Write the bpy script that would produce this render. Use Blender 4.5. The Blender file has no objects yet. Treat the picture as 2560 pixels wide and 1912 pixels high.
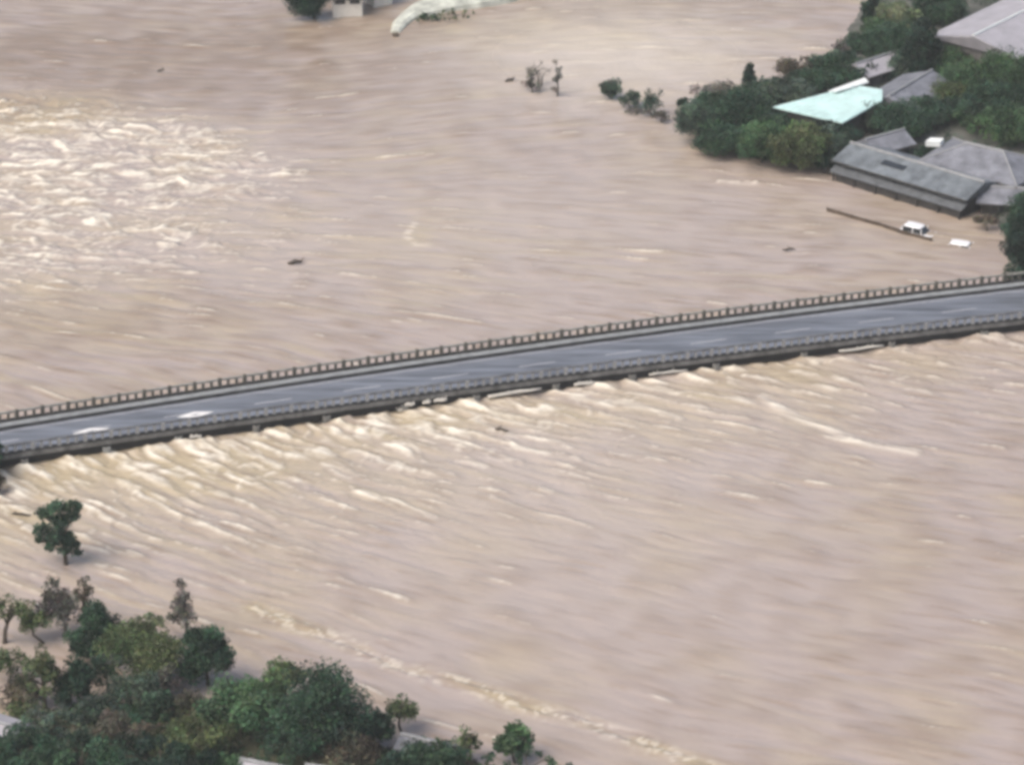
import bpy, math, random
import numpy as np
from mathutils import Vector

# ------------------------------------------------------------------ camera
F_PX, PITCH, CAM_H = 9723.0, math.radians(25.0), 129.5
scene = bpy.context.scene
col = scene.collection
cam_d = bpy.data.cameras.new('camera')
cam_d.sensor_width = 36.0
cam_d.lens = 36.0 * F_PX / 2560.0
cam_d.clip_start = 1.0
cam_d.clip_end = 30000.0
cam = bpy.data.objects.new('camera', cam_d)
col.objects.link(cam)
cam.location = (0, 0, CAM_H)
cam.rotation_euler = (math.radians(90) - PITCH, 0, 0)
scene.camera = cam

# ------------------------------------------------------------------ sky, sun, exposure
SUN_EL, SUN_AZ = math.radians(52), math.radians(-125)   # azimuth clockwise from +Y
world = bpy.data.worlds.new('World')
scene.world = world
world.use_nodes = True
wn = world.node_tree.nodes
wl = world.node_tree.links
bg = wn['Background']
sky = wn.new('ShaderNodeTexSky')
sky.sky_type = 'NISHITA'
sky.sun_disc = False
sky.sun_elevation = SUN_EL
sky.sun_rotation = SUN_AZ
sky.air_density = 1.0
sky.dust_density = 6.0
sky.ozone_density = 1.0
wl.new(sky.outputs[0], bg.inputs[0])
bg.inputs[1].default_value = 0.12
sun_d = bpy.data.lights.new('sun', 'SUN')
sun_d.energy = 1.1
sun_d.angle = math.radians(50)
sun_d.color = (1.0, 0.95, 0.88)
sun = bpy.data.objects.new('sun', sun_d)
col.objects.link(sun)
sdir = Vector((math.sin(SUN_AZ) * math.cos(SUN_EL), math.cos(SUN_AZ) * math.cos(SUN_EL), math.sin(SUN_EL)))
sun.rotation_euler = sdir.to_track_quat('Z', 'Y').to_euler()
sun.location = (0, 200, 150)
vs = scene.view_settings
vs.view_transform = 'Standard'
vs.look = 'None'
vs.gamma = 1.0
vs.use_curve_mapping = False
vs.exposure = 0.56
scene.render.engine = 'CYCLES'
scene.cycles.use_denoising = True
scene.cycles.filter_width = 3.8
scene.cycles.max_bounces = 6

rng = np.random.default_rng(7)
random.seed(7)


# ------------------------------------------------------------------ layout helper: a map position on the plane z
def G(px, py, z=0.0):
    u = (px - 1280) / F_PX
    v = (956 - py) / F_PX
    dy = math.cos(PITCH) + v * math.sin(PITCH)
    dz = -math.sin(PITCH) + v * math.cos(PITCH)
    t = (z - CAM_H) / dz
    return (u * t, dy * t)


def scale_at(y, z=0.0):
    return F_PX / (y * math.cos(PITCH) + (CAM_H - z) * math.sin(PITCH))


def G3(px, py, z):
    g = G(px, py, z)
    return Vector((g[0], g[1], z))


# ------------------------------------------------------------------ materials
MATS = {}


def mat(name, rgb, rough=0.7, var=0.15, scale=1.0, bump=0.0, spec=0.3, stretch=(1, 1, 1), dark=None):
    if name in MATS:
        return MATS[name]
    m = bpy.data.materials.new(name)
    m.use_nodes = True
    nt = m.node_tree
    b = nt.nodes['Principled BSDF']
    b.inputs['Roughness'].default_value = rough
    b.inputs['Specular IOR Level'].default_value = spec
    tc = nt.nodes.new('ShaderNodeTexCoord')
    mp = nt.nodes.new('ShaderNodeMapping')
    mp.inputs['Scale'].default_value = stretch
    nt.links.new(tc.outputs['Object'], mp.inputs[0])
    n = nt.nodes.new('ShaderNodeTexNoise')
    n.inputs['Scale'].default_value = scale
    n.inputs['Detail'].default_value = 6
    n.inputs['Roughness'].default_value = 0.65
    nt.links.new(mp.outputs[0], n.inputs['Vector'])
    r = nt.nodes.new('ShaderNodeValToRGB')
    lo = dark if dark else tuple(c * (1 - 2 * var) for c in rgb)
    hi = tuple(min(1, c * (1 + 1.4 * var)) for c in rgb)
    r.color_ramp.elements[0].position = 0.3
    r.color_ramp.elements[1].position = 0.7
    r.color_ramp.elements[0].color = (*lo, 1)
    r.color_ramp.elements[1].color = (*hi, 1)
    nt.links.new(n.outputs['Fac'], r.inputs[0])
    nt.links.new(r.outputs[0], b.inputs['Base Color'])
    if bump:
        bp = nt.nodes.new('ShaderNodeBump')
        bp.inputs['Strength'].default_value = bump
        bp.inputs['Distance'].default_value = 0.05
        nt.links.new(n.outputs['Fac'], bp.inputs['Height'])
        nt.links.new(bp.outputs[0], b.inputs['Normal'])
    MATS[name] = m
    return m


def leaf_mat(name, rgb):
    if name in MATS:
        return MATS[name]
    m = bpy.data.materials.new(name)
    m.use_nodes = True
    nt = m.node_tree
    b = nt.nodes['Principled BSDF']
    b.inputs['Roughness'].default_value = 0.6
    b.inputs['Specular IOR Level'].default_value = 0.2
    a = nt.nodes.new('ShaderNodeAttribute')
    a.attribute_name = 'tint'
    mx = nt.nodes.new('ShaderNodeMix')
    mx.data_type = 'RGBA'
    mx.blend_type = 'MULTIPLY'
    mx.inputs[0].default_value = 1.0
    mx.inputs[6].default_value = (*rgb, 1)
    nt.links.new(a.outputs['Color'], mx.inputs[7])
    nt.links.new(mx.outputs[2], b.inputs['Base Color'])
    tl = nt.nodes.new('ShaderNodeBsdfTranslucent')
    nt.links.new(mx.outputs[2], tl.inputs['Color'])
    ms = nt.nodes.new('ShaderNodeMixShader')
    ms.inputs[0].default_value = 0.22
    nt.links.new(b.outputs[0], ms.inputs[1])
    nt.links.new(tl.outputs[0], ms.inputs[2])
    nt.links.new(ms.outputs[0], nt.nodes['Material Output'].inputs['Surface'])
    MATS[name] = m
    return m


def roof_mat(name, rgb, rough=0.5, rib=2.2, axis='X', spec=0.3, var=0.12):
    """fine tile courses or sheet ribs as relief, with weathering"""
    if name in MATS:
        return MATS[name]
    m = mat(name, rgb, rough, var, 0.8, 0, spec)
    nt = m.node_tree
    b = nt.nodes['Principled BSDF']
    tc = nt.nodes.new('ShaderNodeTexCoord')
    w = nt.nodes.new('ShaderNodeTexWave')
    w.bands_direction = axis
    w.inputs['Scale'].default_value = rib
    w.inputs['Distortion'].default_value = 0.3
    nt.links.new(tc.outputs['Object'], w.inputs['Vector'])
    bp = nt.nodes.new('ShaderNodeBump')
    bp.inputs['Strength'].default_value = 0.5
    bp.inputs['Distance'].default_value = 0.04
    nt.links.new(w.outputs['Fac'], bp.inputs['Height'])
    nt.links.new(bp.outputs[0], b.inputs['Normal'])
    return m


LEAF = {
    'dark': leaf_mat('leaf_dark', (0.042, 0.084, 0.050)),
    'deep': leaf_mat('leaf_deep', (0.026, 0.054, 0.036)),
    'green': leaf_mat('leaf_green', (0.066, 0.124, 0.060)),
    'blue': leaf_mat('leaf_blue_green', (0.070, 0.108, 0.078)),
    'olive': leaf_mat('leaf_olive', (0.100, 0.132, 0.060)),
    'pale': leaf_mat('leaf_pale', (0.155, 0.195, 0.110)),
    'grey': leaf_mat('leaf_grey', (0.150, 0.150, 0.128)),
    'brown': leaf_mat('leaf_brown', (0.105, 0.096, 0.068)),
}
M_BARK = mat('bark', (0.085, 0.07, 0.055), 0.9, 0.25, 4)
M_BARK_PALE = mat('bark_pale', (0.16, 0.15, 0.135), 0.9, 0.2, 4)


# ------------------------------------------------------------------ mesh helpers
def link(o, parent=None):
    col.objects.link(o)
    if parent is not None:
        o.parent = parent
    return o


def mesh_obj(name, verts, faces, material, parent=None, smooth=False):
    me = bpy.data.meshes.new(name)
    me.from_pydata([tuple(v) for v in verts], [], faces)
    me.materials.append(material)
    if smooth:
        me.polygons.foreach_set('use_smooth', [True] * len(me.polygons))
    me.update()
    return link(bpy.data.objects.new(name, me), parent)


def thing(name, label, cat, loc=(0, 0, 0), rz=0.0, group=None):
    e = bpy.data.objects.new(name, None)
    e.empty_display_size = 0.3
    col.objects.link(e)
    e.location = loc
    e.rotation_euler = (0, 0, rz)
    e['label'] = label
    e['category'] = cat
    if group:
        e['group'] = group
    return e


def tag(o, label, cat, group=None):
    o['label'] = label
    o['category'] = cat
    if group:
        o['group'] = group
    return o


class MB:
    def __init__(self):
        self.v = []
        self.f = []

    def add(self, vs_, fs_):
        n = len(self.v)
        self.v += [tuple(p) for p in vs_]
        self.f += [tuple(i + n for i in f) for f in fs_]
        return self

    def box(self, x0, x1, y0, y1, z0, z1, bev=0.0):
        b = bev
        if b <= 0:
            p = [(x0, y0, z0), (x1, y0, z0), (x1, y1, z0), (x0, y1, z0),
                 (x0, y0, z1), (x1, y0, z1), (x1, y1, z1), (x0, y1, z1)]
            return self.add(p, [(3, 2, 1, 0), (4, 5, 6, 7), (0, 1, 5, 4), (1, 2, 6, 5), (2, 3, 7, 6), (3, 0, 4, 7)])
        p = [(x0, y0, z0), (x1, y0, z0), (x1, y1, z0), (x0, y1, z0),
             (x0, y0, z1 - b), (x1, y0, z1 - b), (x1, y1, z1 - b), (x0, y1, z1 - b),
             (x0 + b, y0 + b, z1), (x1 - b, y0 + b, z1), (x1 - b, y1 - b, z1), (x0 + b, y1 - b, z1)]
        f = [(3, 2, 1, 0), (8, 9, 10, 11)]
        for i in range(4):
            j = (i + 1) % 4
            f += [(i, j, j + 4, i + 4), (i + 4, j + 4, j + 8, i + 8)]
        return self.add(p, f)

    def tube(self, pts, rads, sides=6):
        pts = [Vector(p) for p in pts]
        n = len(pts)
        vs_ = []
        for i, p in enumerate(pts):
            d = (pts[min(i + 1, n - 1)] - pts[max(i - 1, 0)]).normalized()
            a = Vector((1, 0, 0)) if abs(d.x) < 0.8 else Vector((0, 1, 0))
            u = d.cross(a).normalized()
            w = d.cross(u)
            for k in range(sides):
                t = 2 * math.pi * k / sides
                vs_.append(p + (u * math.cos(t) + w * math.sin(t)) * rads[i])
        fs_ = []
        for i in range(n - 1):
            for k in range(sides):
                k2 = (k + 1) % sides
                fs_.append((i * sides + k, i * sides + k2, (i + 1) * sides + k2, (i + 1) * sides + k))
        fs_.append(tuple(range(sides))[::-1])
        fs_.append(tuple((n - 1) * sides + k for k in range(sides)))
        return self.add(vs_, fs_)

    def build(self, name, material, parent=None, smooth=False):
        return mesh_obj(name, self.v, self.f, material, parent, smooth)


# ------------------------------------------------------------------ the flooded river
BRIDGE_Z = 1.05
far_px = [(0, 1057), (330, 1004), (660, 955), (990, 906), (1320, 860), (1700, 811), (2100, 757), (2560, 703)]
near_px = [(0, 1141), (330, 1091), (660, 1043), (990, 998), (1320, 955), (1700, 906), (2100, 855), (2560, 800)]
far_w = np.array([G(x, y, BRIDGE_Z) for x, y in far_px])
near_w = np.array([G(x, y, BRIDGE_Z) for x, y in near_px])
far_fit = np.polyfit(far_w[:, 0], far_w[:, 1], 2)
near_fit = np.polyfit(near_w[:, 0], near_w[:, 1], 2)


def edge_y(fit, x):
    x = np.asarray(x, float)
    xc = np.clip(x, -42, 46)
    return np.polyval(fit, xc) + np.polyval(np.polyder(fit), xc) * (x - xc)


DX = 0.17
XS = np.arange(-60, 60.01, DX)
YS = np.arange(202, 390.01, DX)
NX, NY = len(XS), len(YS)
GX, GY = np.meshgrid(XS, YS)              # [iy, ix]


def band_noise(lo, hi, seed):
    """gaussian noise with wavelengths between lo and hi metres"""
    r = np.random.default_rng(seed)
    f = np.fft.rfft2(r.standard_normal((NY, NX)))
    ky = np.fft.fftfreq(NY, DX)[:, None]
    kx = np.fft.rfftfreq(NX, DX)[None, :]
    k = np.sqrt(kx ** 2 + ky ** 2) + 1e-9
    w = np.exp(-(k * lo) ** 2 * 1.5) * (1 - np.exp(-(k * hi) ** 2 * 1.5))
    out = np.fft.irfft2(f * w, s=(NY, NX))
    return (out - out.mean()) / out.std()


flow_px = [(200, 120, .08), (200, 420, .0), (600, 640, .05), (1000, 300, -.14), (1500, 320, -.08), (1500, 680, .08),
           (2000, 600, .02), (400, 830, .10), (2300, 640, .12), (900, 80, -.1), (2000, 470, .14),
           (60, 1200, .40), (250, 1170, .52), (500, 1190, .42), (900, 1130, .30), (1300, 1080, .25), (1700, 1000, .18),
           (2050, 1050, .30), (2450, 900, .16), (2400, 1300, .12), (1800, 1400, .20), (1200, 1500, .19), (1500, 1720, .28),
           (2200, 1750, .16), (700, 1420, .20), (300, 1370, .28), (900, 1650, .34), (1250, 1250, .24), (600, 1300, .36)]
num_x = np.zeros_like(GX)
num_y = np.zeros_like(GX)
for px, py, m in flow_px:
    wx, wy = G(px, py)
    ang = math.atan2(-m / 0.42, 1.0)
    w = 1.0 / (((GX - wx) ** 2 + ((GY - wy) * 0.7) ** 2) + 20.0) ** 1.5
    num_x += w * math.cos(ang)
    num_y += w * math.sin(ang)
nn = np.hypot(num_x, num_y)
meander = 0.07 * band_noise(4, 12, 91)
VX0, VY0 = num_x / nn, num_y / nn
VX = VX0 * np.cos(meander) - VY0 * np.sin(meander)
VY = VX0 * np.sin(meander) + VY0 * np.cos(meander)


def bil(a, iy, ix):
    iy = np.clip(iy, 0, NY - 1.001)
    ix = np.clip(ix, 0, NX - 1.001)
    y0 = iy.astype(np.int32)
    x0 = ix.astype(np.int32)
    fy = iy - y0
    fx = ix - x0
    return ((a[y0, x0] * (1 - fx) + a[y0, x0 + 1] * fx) * (1 - fy)
            + (a[y0 + 1, x0] * (1 - fx) + a[y0 + 1, x0 + 1] * fx) * fy)


def lic(srcs, steps, step, VX=VX, VY=VY):
    """smear noise along the current, so that streaks follow the flow"""
    IY, IX = np.meshgrid(np.arange(NY, dtype=float), np.arange(NX, dtype=float), indexing='ij')
    acc = [s.copy() for s in srcs]
    for sgn in (1, -1):
        py_, px_ = IY.copy(), IX.copy()
        for k in range(steps):
            vx = bil(VX, py_, px_)
            vy = bil(VY, py_, px_)
            px_ = px_ + sgn * vx * step / DX
            py_ = py_ + sgn * vy * step / DX
            wgt = 0.5 + 0.5 * math.cos(math.pi * (k + 1) / (steps + 1))
            for a, s in zip(acc, srcs):
                a += wgt * bil(s, py_, px_)
    return [(a - a.mean()) / a.std() for a in acc]


s_fine, s_mid = lic([band_noise(0.50, 2.0, 11), band_noise(0.9, 4, 12)], 8, 0.26)
s_long, = lic([band_noise(0.8, 5, 13)], 13, 0.6)
chop = band_noise(0.40, 1.4, 31)
swirl = 0.65 * band_noise(1.5, 6, 41) + 0.35 * band_noise(4, 14, 42)
VXT = VX * np.cos(swirl) - VY * np.sin(swirl)
VYT = VX * np.sin(swirl) + VY * np.cos(swirl)
s_curl, s_curl2 = lic([band_noise(0.48, 2.2, 43), band_noise(0.8, 4, 44)], 8, 0.26, VXT, VYT)

def stretch_noise(lo, hi, seed, k):
    n = band_noise(lo, hi, seed)
    IY, IX = np.meshgrid(np.arange(NY, dtype=float), np.arange(NX, dtype=float), indexing='ij')
    wob = 6.0 * band_noise(3, 10, seed + 50)
    return bil(n, IY + wob, (IX - NX / 2) / k + NX / 2 + 0.5 * wob)


ta = stretch_noise(0.45, 3, 21, 2.0)
tb = stretch_noise(1.2, 7, 22, 2.2)
turb = 0.55 * (-np.abs(ta + 0.5 * tb)) + 0.35 * tb          # ridged: curling crests
turb = (turb - turb.mean()) / turb.std()
turb2 = band_noise(0.45, 1.6, 23)
slow = band_noise(7, 40, 24)
slow2 = band_noise(3, 16, 25)


def blob(px, py, rx, ry, p=1.0):
    wx, wy = G(px, py)
    s = scale_at(wy)
    ax = rx / s
    ay = ry / s / 0.42
    return np.exp(-(((GX - wx) / ax) ** 2 + ((GY - wy) / ay) ** 2) ** p)


def line_mask(pts, width):
    d = np.full_like(GX, 1e9)
    side = np.zeros_like(GX)
    for (a, b) in zip(pts[:-1], pts[1:]):
        ax, ay = G(*a)
        bx, by = G(*b)
        ex, ey = bx - ax, by - ay
        t = np.clip(((GX - ax) * ex + (GY - ay) * ey) / (ex * ex + ey * ey), 0, 1)
        dd = np.hypot(GX - ax - t * ex, GY - ay - t * ey)
        side = np.where(dd < d, np.sign((GX - ax) * ey - (GY - ay) * ex) * dd, side)
        d = np.minimum(d, dd)
    return np.exp(-(d / width) ** 2), side


# where the water is broken and white
rough_tl = np.clip(0.85 * blob(150, 430, 340, 150) + 0.7 * blob(400, 345, 240, 60) + 0.55 * blob(600, 430, 190, 70)
                   + 0.45 * blob(60, 660, 260, 130) + 0.45 * blob(60, 280, 230, 90) + 0.35 * blob(420, 580, 380, 110) + 0.15 * blob(700, 640, 500, 160), 0, 1)
near_y = edge_y(near_fit, GX)
below = near_y - GY                                         # metres downstream of the bridge
dmask = 1 / (1 + np.exp(-(below - 0.2) * 4)) * np.exp(-np.clip(below, 0, None) / 17.0)
dmask *= 0.48 + 0.52 / (1 + np.exp((GX - 3) / 7.0))
pier_px = [60, 265, 445, 640, 815, 1010, 1190, 1390, 1580, 1790, 2010, 2230, 2460]
pier_wake = np.zeros_like(GX)
for px in pier_px:
    py = np.interp(px, [p[0] for p in near_px], [p[1] for p in near_px])
    wx, wy = G(px, py, BRIDGE_Z)
    vx, vy = 0.80, -0.60
    du = (GX - wx) * vx + (GY - wy) * vy
    dv = -(GX - wx) * vy + (GY - wy) * vx
    pier_wake += np.exp(-(dv / (0.45 + 0.10 * np.clip(du, 0, 20))) ** 2) * np.where(du > -0.4, np.exp(-np.clip(du, 0, 99) / 4.0), 0)
edge_foam = np.exp(-((below - 0.5) / 0.7) ** 2)
density = (0.01 + 1.12 * rough_tl + 0.92 * dmask + 0.35 * np.clip(pier_wake, 0, 1) + 0.25 * edge_foam
           + 0.16 * blob(2000, 1050, 420, 110) + 0.5 * blob(2312, 592, 46, 10) + 0.4 * blob(2425, 618, 40, 8) + 0.20 * blob(1300, 1180, 480, 170) + 0.12 * blob(300, 1330, 380, 130)
           + 0.10 * blob(500, 760, 800, 120) + 0.06 * blob(1600, 420, 400, 80) + 0.09 * blob(2250, 950, 320, 60))
up_calm = 1 - 0.6 * blob(800, 150, 700, 110, 1.5)
density = np.clip(density * up_calm, 0, 0.95)

mixr = np.clip(rough_tl * 1.5, 0, 1)
curl = np.clip(dmask * 1.3, 0, 0.75) * (1 - mixr)
sig = ((1 - mixr - curl) * (0.65 * s_fine + 0.50 * s_mid + 0.45 * s_long) + curl * (0.55 * s_curl + 0.45 * s_curl2 + 0.45 * s_fine + 0.35 * s_mid)
       + mixr * (0.60 * s_curl2 + 0.65 * s_curl + 0.40 * s_fine + 0.30 * turb2))
sig = sig / sig.std() + 0.35 * slow2
calm = np.clip(0.9 * blob(2100, 1500, 900, 420, 1.4) + 0.8 * blob(1300, 1550, 500, 250) + 0.5 * blob(1500, 450, 900, 200) + 0.4 * blob(800, 150, 900, 150), 0, 1)
thr = 2.1 - 3.0 * density + 0.55 * calm
foam_glare = np.clip((sig - thr) / np.where(mixr > 0, 2.5 + 0.9 * mixr, 2.5), 0, 1) ** 1.1
foam_glare *= np.clip(0.62 + 0.16 * turb2 + 0.15 * s_fine + 0.35 * density, 0.08, 1)
foam_glare += 0.38 * blob(1540, 140, 400, 150) + 0.10 * blob(1250, 560, 700, 200) + 0.07 * blob(1450, 1250, 600, 350) + 0.12 * np.clip(density, 0, 0.6)  # first blob paints sky glare into the foam colour

crest, _ = line_mask([(1905, 995), (1960, 1030), (2060, 1068), (2150, 1106), (2290, 1132)], 0.42)
crest2, _ = line_mask([(1480, 1000), (1600, 1012), (1700, 1045)], 0.3)
ring, _ = line_mask([(1035, 560), (1015, 590), (1040, 612), (1075, 612)], 0.3)
crest3, _ = line_mask([(1800, 455), (1890, 458)], 0.35)
shear_pts = [(640, 1520), (760, 1570), (860, 1600), (980, 1665), (1150, 1705), (1290, 1760), (1480, 1810), (1720, 1900), (1900, 1960)]
shear, shear_side = line_mask(shear_pts, 0.8)
foam_glare = np.clip(foam_glare + 0.75 * crest * np.clip(0.7 + 0.4 * s_fine, 0, 1) + 0.35 * crest2 + 0.50 * crest3 * np.clip(0.5 + 0.45 * s_fine + 0.4 * turb2, 0, 1)
               + 0.45 * shear * np.clip(0.6 * s_curl + 0.5 * turb2, 0, 1) + 0.5 * ring * np.clip(0.5 + 0.5 * s_fine, 0, 1), 0, 1)
yellow = np.clip(1.0 * blob(70, 285, 230, 62, 1.4) + 0.12 * blob(150, 430, 350, 150) + 0.45 * blob(1250, 40, 330, 70) + 0.35 * blob(900, 90, 500, 60)
                 + 0.75 * blob(560, 1140, 560, 80) + 0.55 * blob(1250, 1040, 460, 60) + 0.50 * blob(1900, 930, 460, 60)
                 + 0.50 * blob(200, 1250, 450, 220) + 0.35 * blob(100, 800, 400, 150) + 0.80 * shear * np.clip(0.7 + 0.4 * slow2, 0, 1) + 0.30 * blob(2400, 560, 200, 80)
                 + 0.14 * slow + 0.12 * s_long * (1 - 0.7 * calm) + 0.5 * blob(1050, 590, 36, 32) + 0.10, 0, 1)
brown = np.clip(0.50 * blob(650, 160, 560, 140, 1.3) + 0.48 * blob(60, 120, 380, 130) + 0.45 * blob(40, 275, 200, 50) + 0.25 * blob(350, 800, 500, 90) + 0.10 * blob(2300, 1500, 500, 500) + 0.25 * shear * np.clip(-s_curl, 0, 1) + 0.40 * blob(950, 40, 400, 60)  # blobs along the top paint in the browner sky-reflection tone
                + 0.35 * blob(1700, 20, 500, 50) + 0.20 * blob(2350, 570, 300, 100) + 0.13 * slow2 + 0.13 * s_mid * (1 - mixr) * (1 - 0.6 * calm)
                + 0.45 * np.clip(-s_fine - 0.9, 0, 1) * (1 - mixr) * (1 - 0.35 * calm) + 0.08, 0, 1)

amp = 0.7 + 1.0 * np.clip(density * 1.6, 0, 1) - 0.28 * calm
height = amp * ((1 - mixr) * (0.017 * s_mid + 0.010 * s_fine + 0.012 * s_long + 0.009 * chop) + mixr * (0.028 * s_curl2 + 0.012 * turb + 0.020 * s_mid + 0.006 * turb2) + curl * 0.02 * s_curl2)
height += 0.03 * slow2 + 0.13 * np.exp(-((GX - G(70, 285)[0]) / 9) ** 2 - ((GY - G(70, 285)[1]) / 7) ** 2) * np.abs(s_curl2) + 0.10 * crest + 0.05 * crest2 + 0.14 * crest3 + 0.07 * shear * np.sin(shear_side * 3.2 + s_mid)
height += 0.05 * foam_glare + np.exp(-((below - 0.2) / 1.1) ** 2) * np.clip(0.09 + 0.07 * s_curl2 + 0.06 * slow2, -0.05, 0.28)

fade = np.minimum(np.minimum(GX + 60, 60 - GX), np.minimum(GY - 202, 390 - GY)) / 8.0
fade = np.clip(fade, 0, 1)
height *= fade
foam_glare = foam_glare * fade + 0.05 * (1 - fade)
yellow = yellow * fade + 0.15 * (1 - fade)
brown = brown * fade + 0.15 * (1 - fade)


def extend(c, n, far):
    step = DX
    lo, hi = [], []
    a, b = c[0], c[-1]
    r = (far / DX) ** (1.0 / n)
    for i in range(1, n + 1):
        lo.append(a - DX * r ** i)
        hi.append(b + DX * r ** i)
    return np.concatenate([np.array(lo[::-1]), c, np.array(hi)])


PADN = 22
XE = extend(XS, PADN, 6000)
YE = extend(YS, PADN, 6000)
pad = lambda a: np.pad(a, PADN, mode='edge')
EX, EY = np.meshgrid(XE, YE)
hz = np.pad(height, PADN, mode='constant')


def grid_mesh(name, X, Y, Z, attrs, material):
    ny, nx = X.shape
    co = np.stack([X, Y, Z], -1).reshape(-1, 3).astype(np.float32)
    idx = np.arange(ny * nx, dtype=np.int32).reshape(ny, nx)
    q = np.stack([idx[:-1, :-1], idx[:-1, 1:], idx[1:, 1:], idx[1:, :-1]], -1).reshape(-1)
    me = bpy.data.meshes.new(name)
    me.vertices.add(len(co))
    me.vertices.foreach_set('co', co.ravel())
    nf = len(q) // 4
    me.loops.add(len(q))
    me.loops.foreach_set('vertex_index', q)
    me.polygons.add(nf)
    me.polygons.foreach_set('loop_start', np.arange(0, len(q), 4, dtype=np.int32))
    me.polygons.foreach_set('use_smooth', np.ones(nf, dtype=bool))
    me.update(calc_edges=True)
    for k, a in attrs.items():
        at = me.attributes.new(k, 'FLOAT', 'POINT')
        at.data.foreach_set('value', a.reshape(-1).astype(np.float32))
    me.materials.append(material)
    return link(bpy.data.objects.new(name, me))


def water_material():
    m = bpy.data.materials.new('muddy_water')
    m.use_nodes = True
    nt = m.node_tree
    b = nt.nodes['Principled BSDF']
    N = nt.nodes.new

    def att(n):
        a = N('ShaderNodeAttribute')
        a.attribute_name = n
        return a.outputs['Fac']

    def mixc(fac, c1, c2):
        x = N('ShaderNodeMix')
        x.data_type = 'RGBA'
        nt.links.new(fac, x.inputs[0])
        for sock, c in ((x.inputs[6], c1), (x.inputs[7], c2)):
            if isinstance(c, tuple):
                sock.default_value = (*c, 1)
            else:
                nt.links.new(c, sock)
        return x.outputs[2]
    c = mixc(att('yellow'), (0.396, 0.334, 0.302), (0.422, 0.348, 0.230))
    c = mixc(att('brown'), c, (0.262, 0.198, 0.148))
    c = mixc(att('foam_glare'), c, (0.80, 0.755, 0.645))
    nt.links.new(c, b.inputs['Base Color'])
    rr = N('ShaderNodeMapRange')
    nt.links.new(att('foam_glare'), rr.inputs[0])
    rr.inputs[3].default_value = 0.12
    rr.inputs[4].default_value = 0.85
    nt.links.new(rr.outputs[0], b.inputs['Roughness'])
    b.inputs['IOR'].default_value = 1.33
    b.inputs['Specular IOR Level'].default_value = 0.5
    tc = N('ShaderNodeTexCoord')
    mp = N('ShaderNodeMapping')
    mp.inputs['Rotation'].default_value = (0, 0, math.radians(22))
    mp.inputs['Scale'].default_value = (0.9, 2.0, 1)
    nt.links.new(tc.outputs['Object'], mp.inputs[0])
    n = N('ShaderNodeTexNoise')
    n.inputs['Scale'].default_value = 2.2
    n.inputs['Detail'].default_value = 5
    nt.links.new(mp.outputs[0], n.inputs['Vector'])
    bp = N('ShaderNodeBump')
    bp.inputs['Strength'].default_value = 0.5
    bp.inputs['Distance'].default_value = 0.07
    nt.links.new(n.outputs['Fac'], bp.inputs['Height'])
    nt.links.new(bp.outputs[0], b.inputs['Normal'])
    return m


river = grid_mesh('river', EX, EY, hz, {'foam_glare': pad(foam_glare), 'yellow': pad(yellow), 'brown': pad(brown)}, water_material())
river['kind'] = 'structure'
river['label'] = 'wide muddy beige flood water with foamy streaks and painted sky glare'


# ------------------------------------------------------------------ river banks
def poly_inside_dist(poly, X, Y):
    inside = np.zeros(X.shape, bool)
    d = np.full(X.shape, 1e9)
    n = len(poly)
    for i in range(n):
        ax, ay = poly[i]
        bx, by = poly[(i + 1) % n]
        cond = ((ay > Y) != (by > Y)) & (X < (bx - ax) * (Y - ay) / (by - ay + 1e-12) + ax)
        inside ^= cond
        ex, ey = bx - ax, by - ay
        t = np.clip(((X - ax) * ex + (Y - ay) * ey) / (ex * ex + ey * ey), 0, 1)
        d = np.minimum(d, np.hypot(X - ax - t * ex, Y - ay - t * ey))
    return np.where(inside, d, -d)


def bank(name, poly_px, extra_world, x0, x1, y0, y1, top, material, label, step=0.5):
    poly = [G(*p) for p in poly_px] + extra_world
    xs = np.arange(x0, x1, step)
    ys = np.arange(y0, y1, step)
    X, Y = np.meshgrid(xs, ys)
    d = poly_inside_dist(poly, X, Y)
    r = np.random.default_rng(len(poly))
    n = np.zeros_like(X)
    for k in range(14):
        a = r.uniform(0, 6.28)
        f = r.uniform(0.3, 1.6)
        n += np.sin((X * math.cos(a) + Y * math.sin(a)) * f + r.uniform(0, 6.28)) / (1 + f)
    z = np.clip(d * 0.22, -1.2, top) + 0.07 * n * np.clip(d + 1, 0, 1)
    o = grid_mesh(name, X, Y, z, {}, material)
    o['kind'] = 'structure'
    o['label'] = label
    return o, X, Y, z, d


M_SOIL = mat('bank_soil', (0.085, 0.085, 0.055), 0.95, 0.35, 0.5, 0.6, 0.1, dark=(0.035, 0.045, 0.026))
M_SOIL2 = mat('town_ground', (0.115, 0.115, 0.105), 0.9, 0.3, 0.3, 0.4, 0.1, dark=(0.04, 0.05, 0.038))
bn, bnX, bnY, bnZ, bnD = bank('bank_near', [(-60, 1790), (120, 1775), (300, 1755), (520, 1775), (700, 1800), (900, 1850), (1080, 1890), (1330, 1925), (1500, 1990)],
                              [(12.0, 205.0), (12.0, 188.0), (-60.0, 188.0), (-60.0, 232.0)],
                              -62, 16, 186, 240, 0.75, M_SOIL, 'brushy river bank in the near left corner')
bf, bfX, bfY, bfZ, bfD = bank('bank_far', [(1735, 335), (1790, 372), (1900, 398), (2040, 408), (2200, 440), (2330, 480), (2440, 512), (2500, 560), (2530, 660), (2570, 720)],
                              [(60.0, 290.0), (90.0, 290.0), (90.0, 420.0), (44.0, 420.0)] + [G(2170, 20), G(2060, 140), G(1860, 225), G(1740, 268)],
                              20, 92, 286, 422, 0.55, M_SOIL2, 'built-up far bank with flooded yards')


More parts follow.
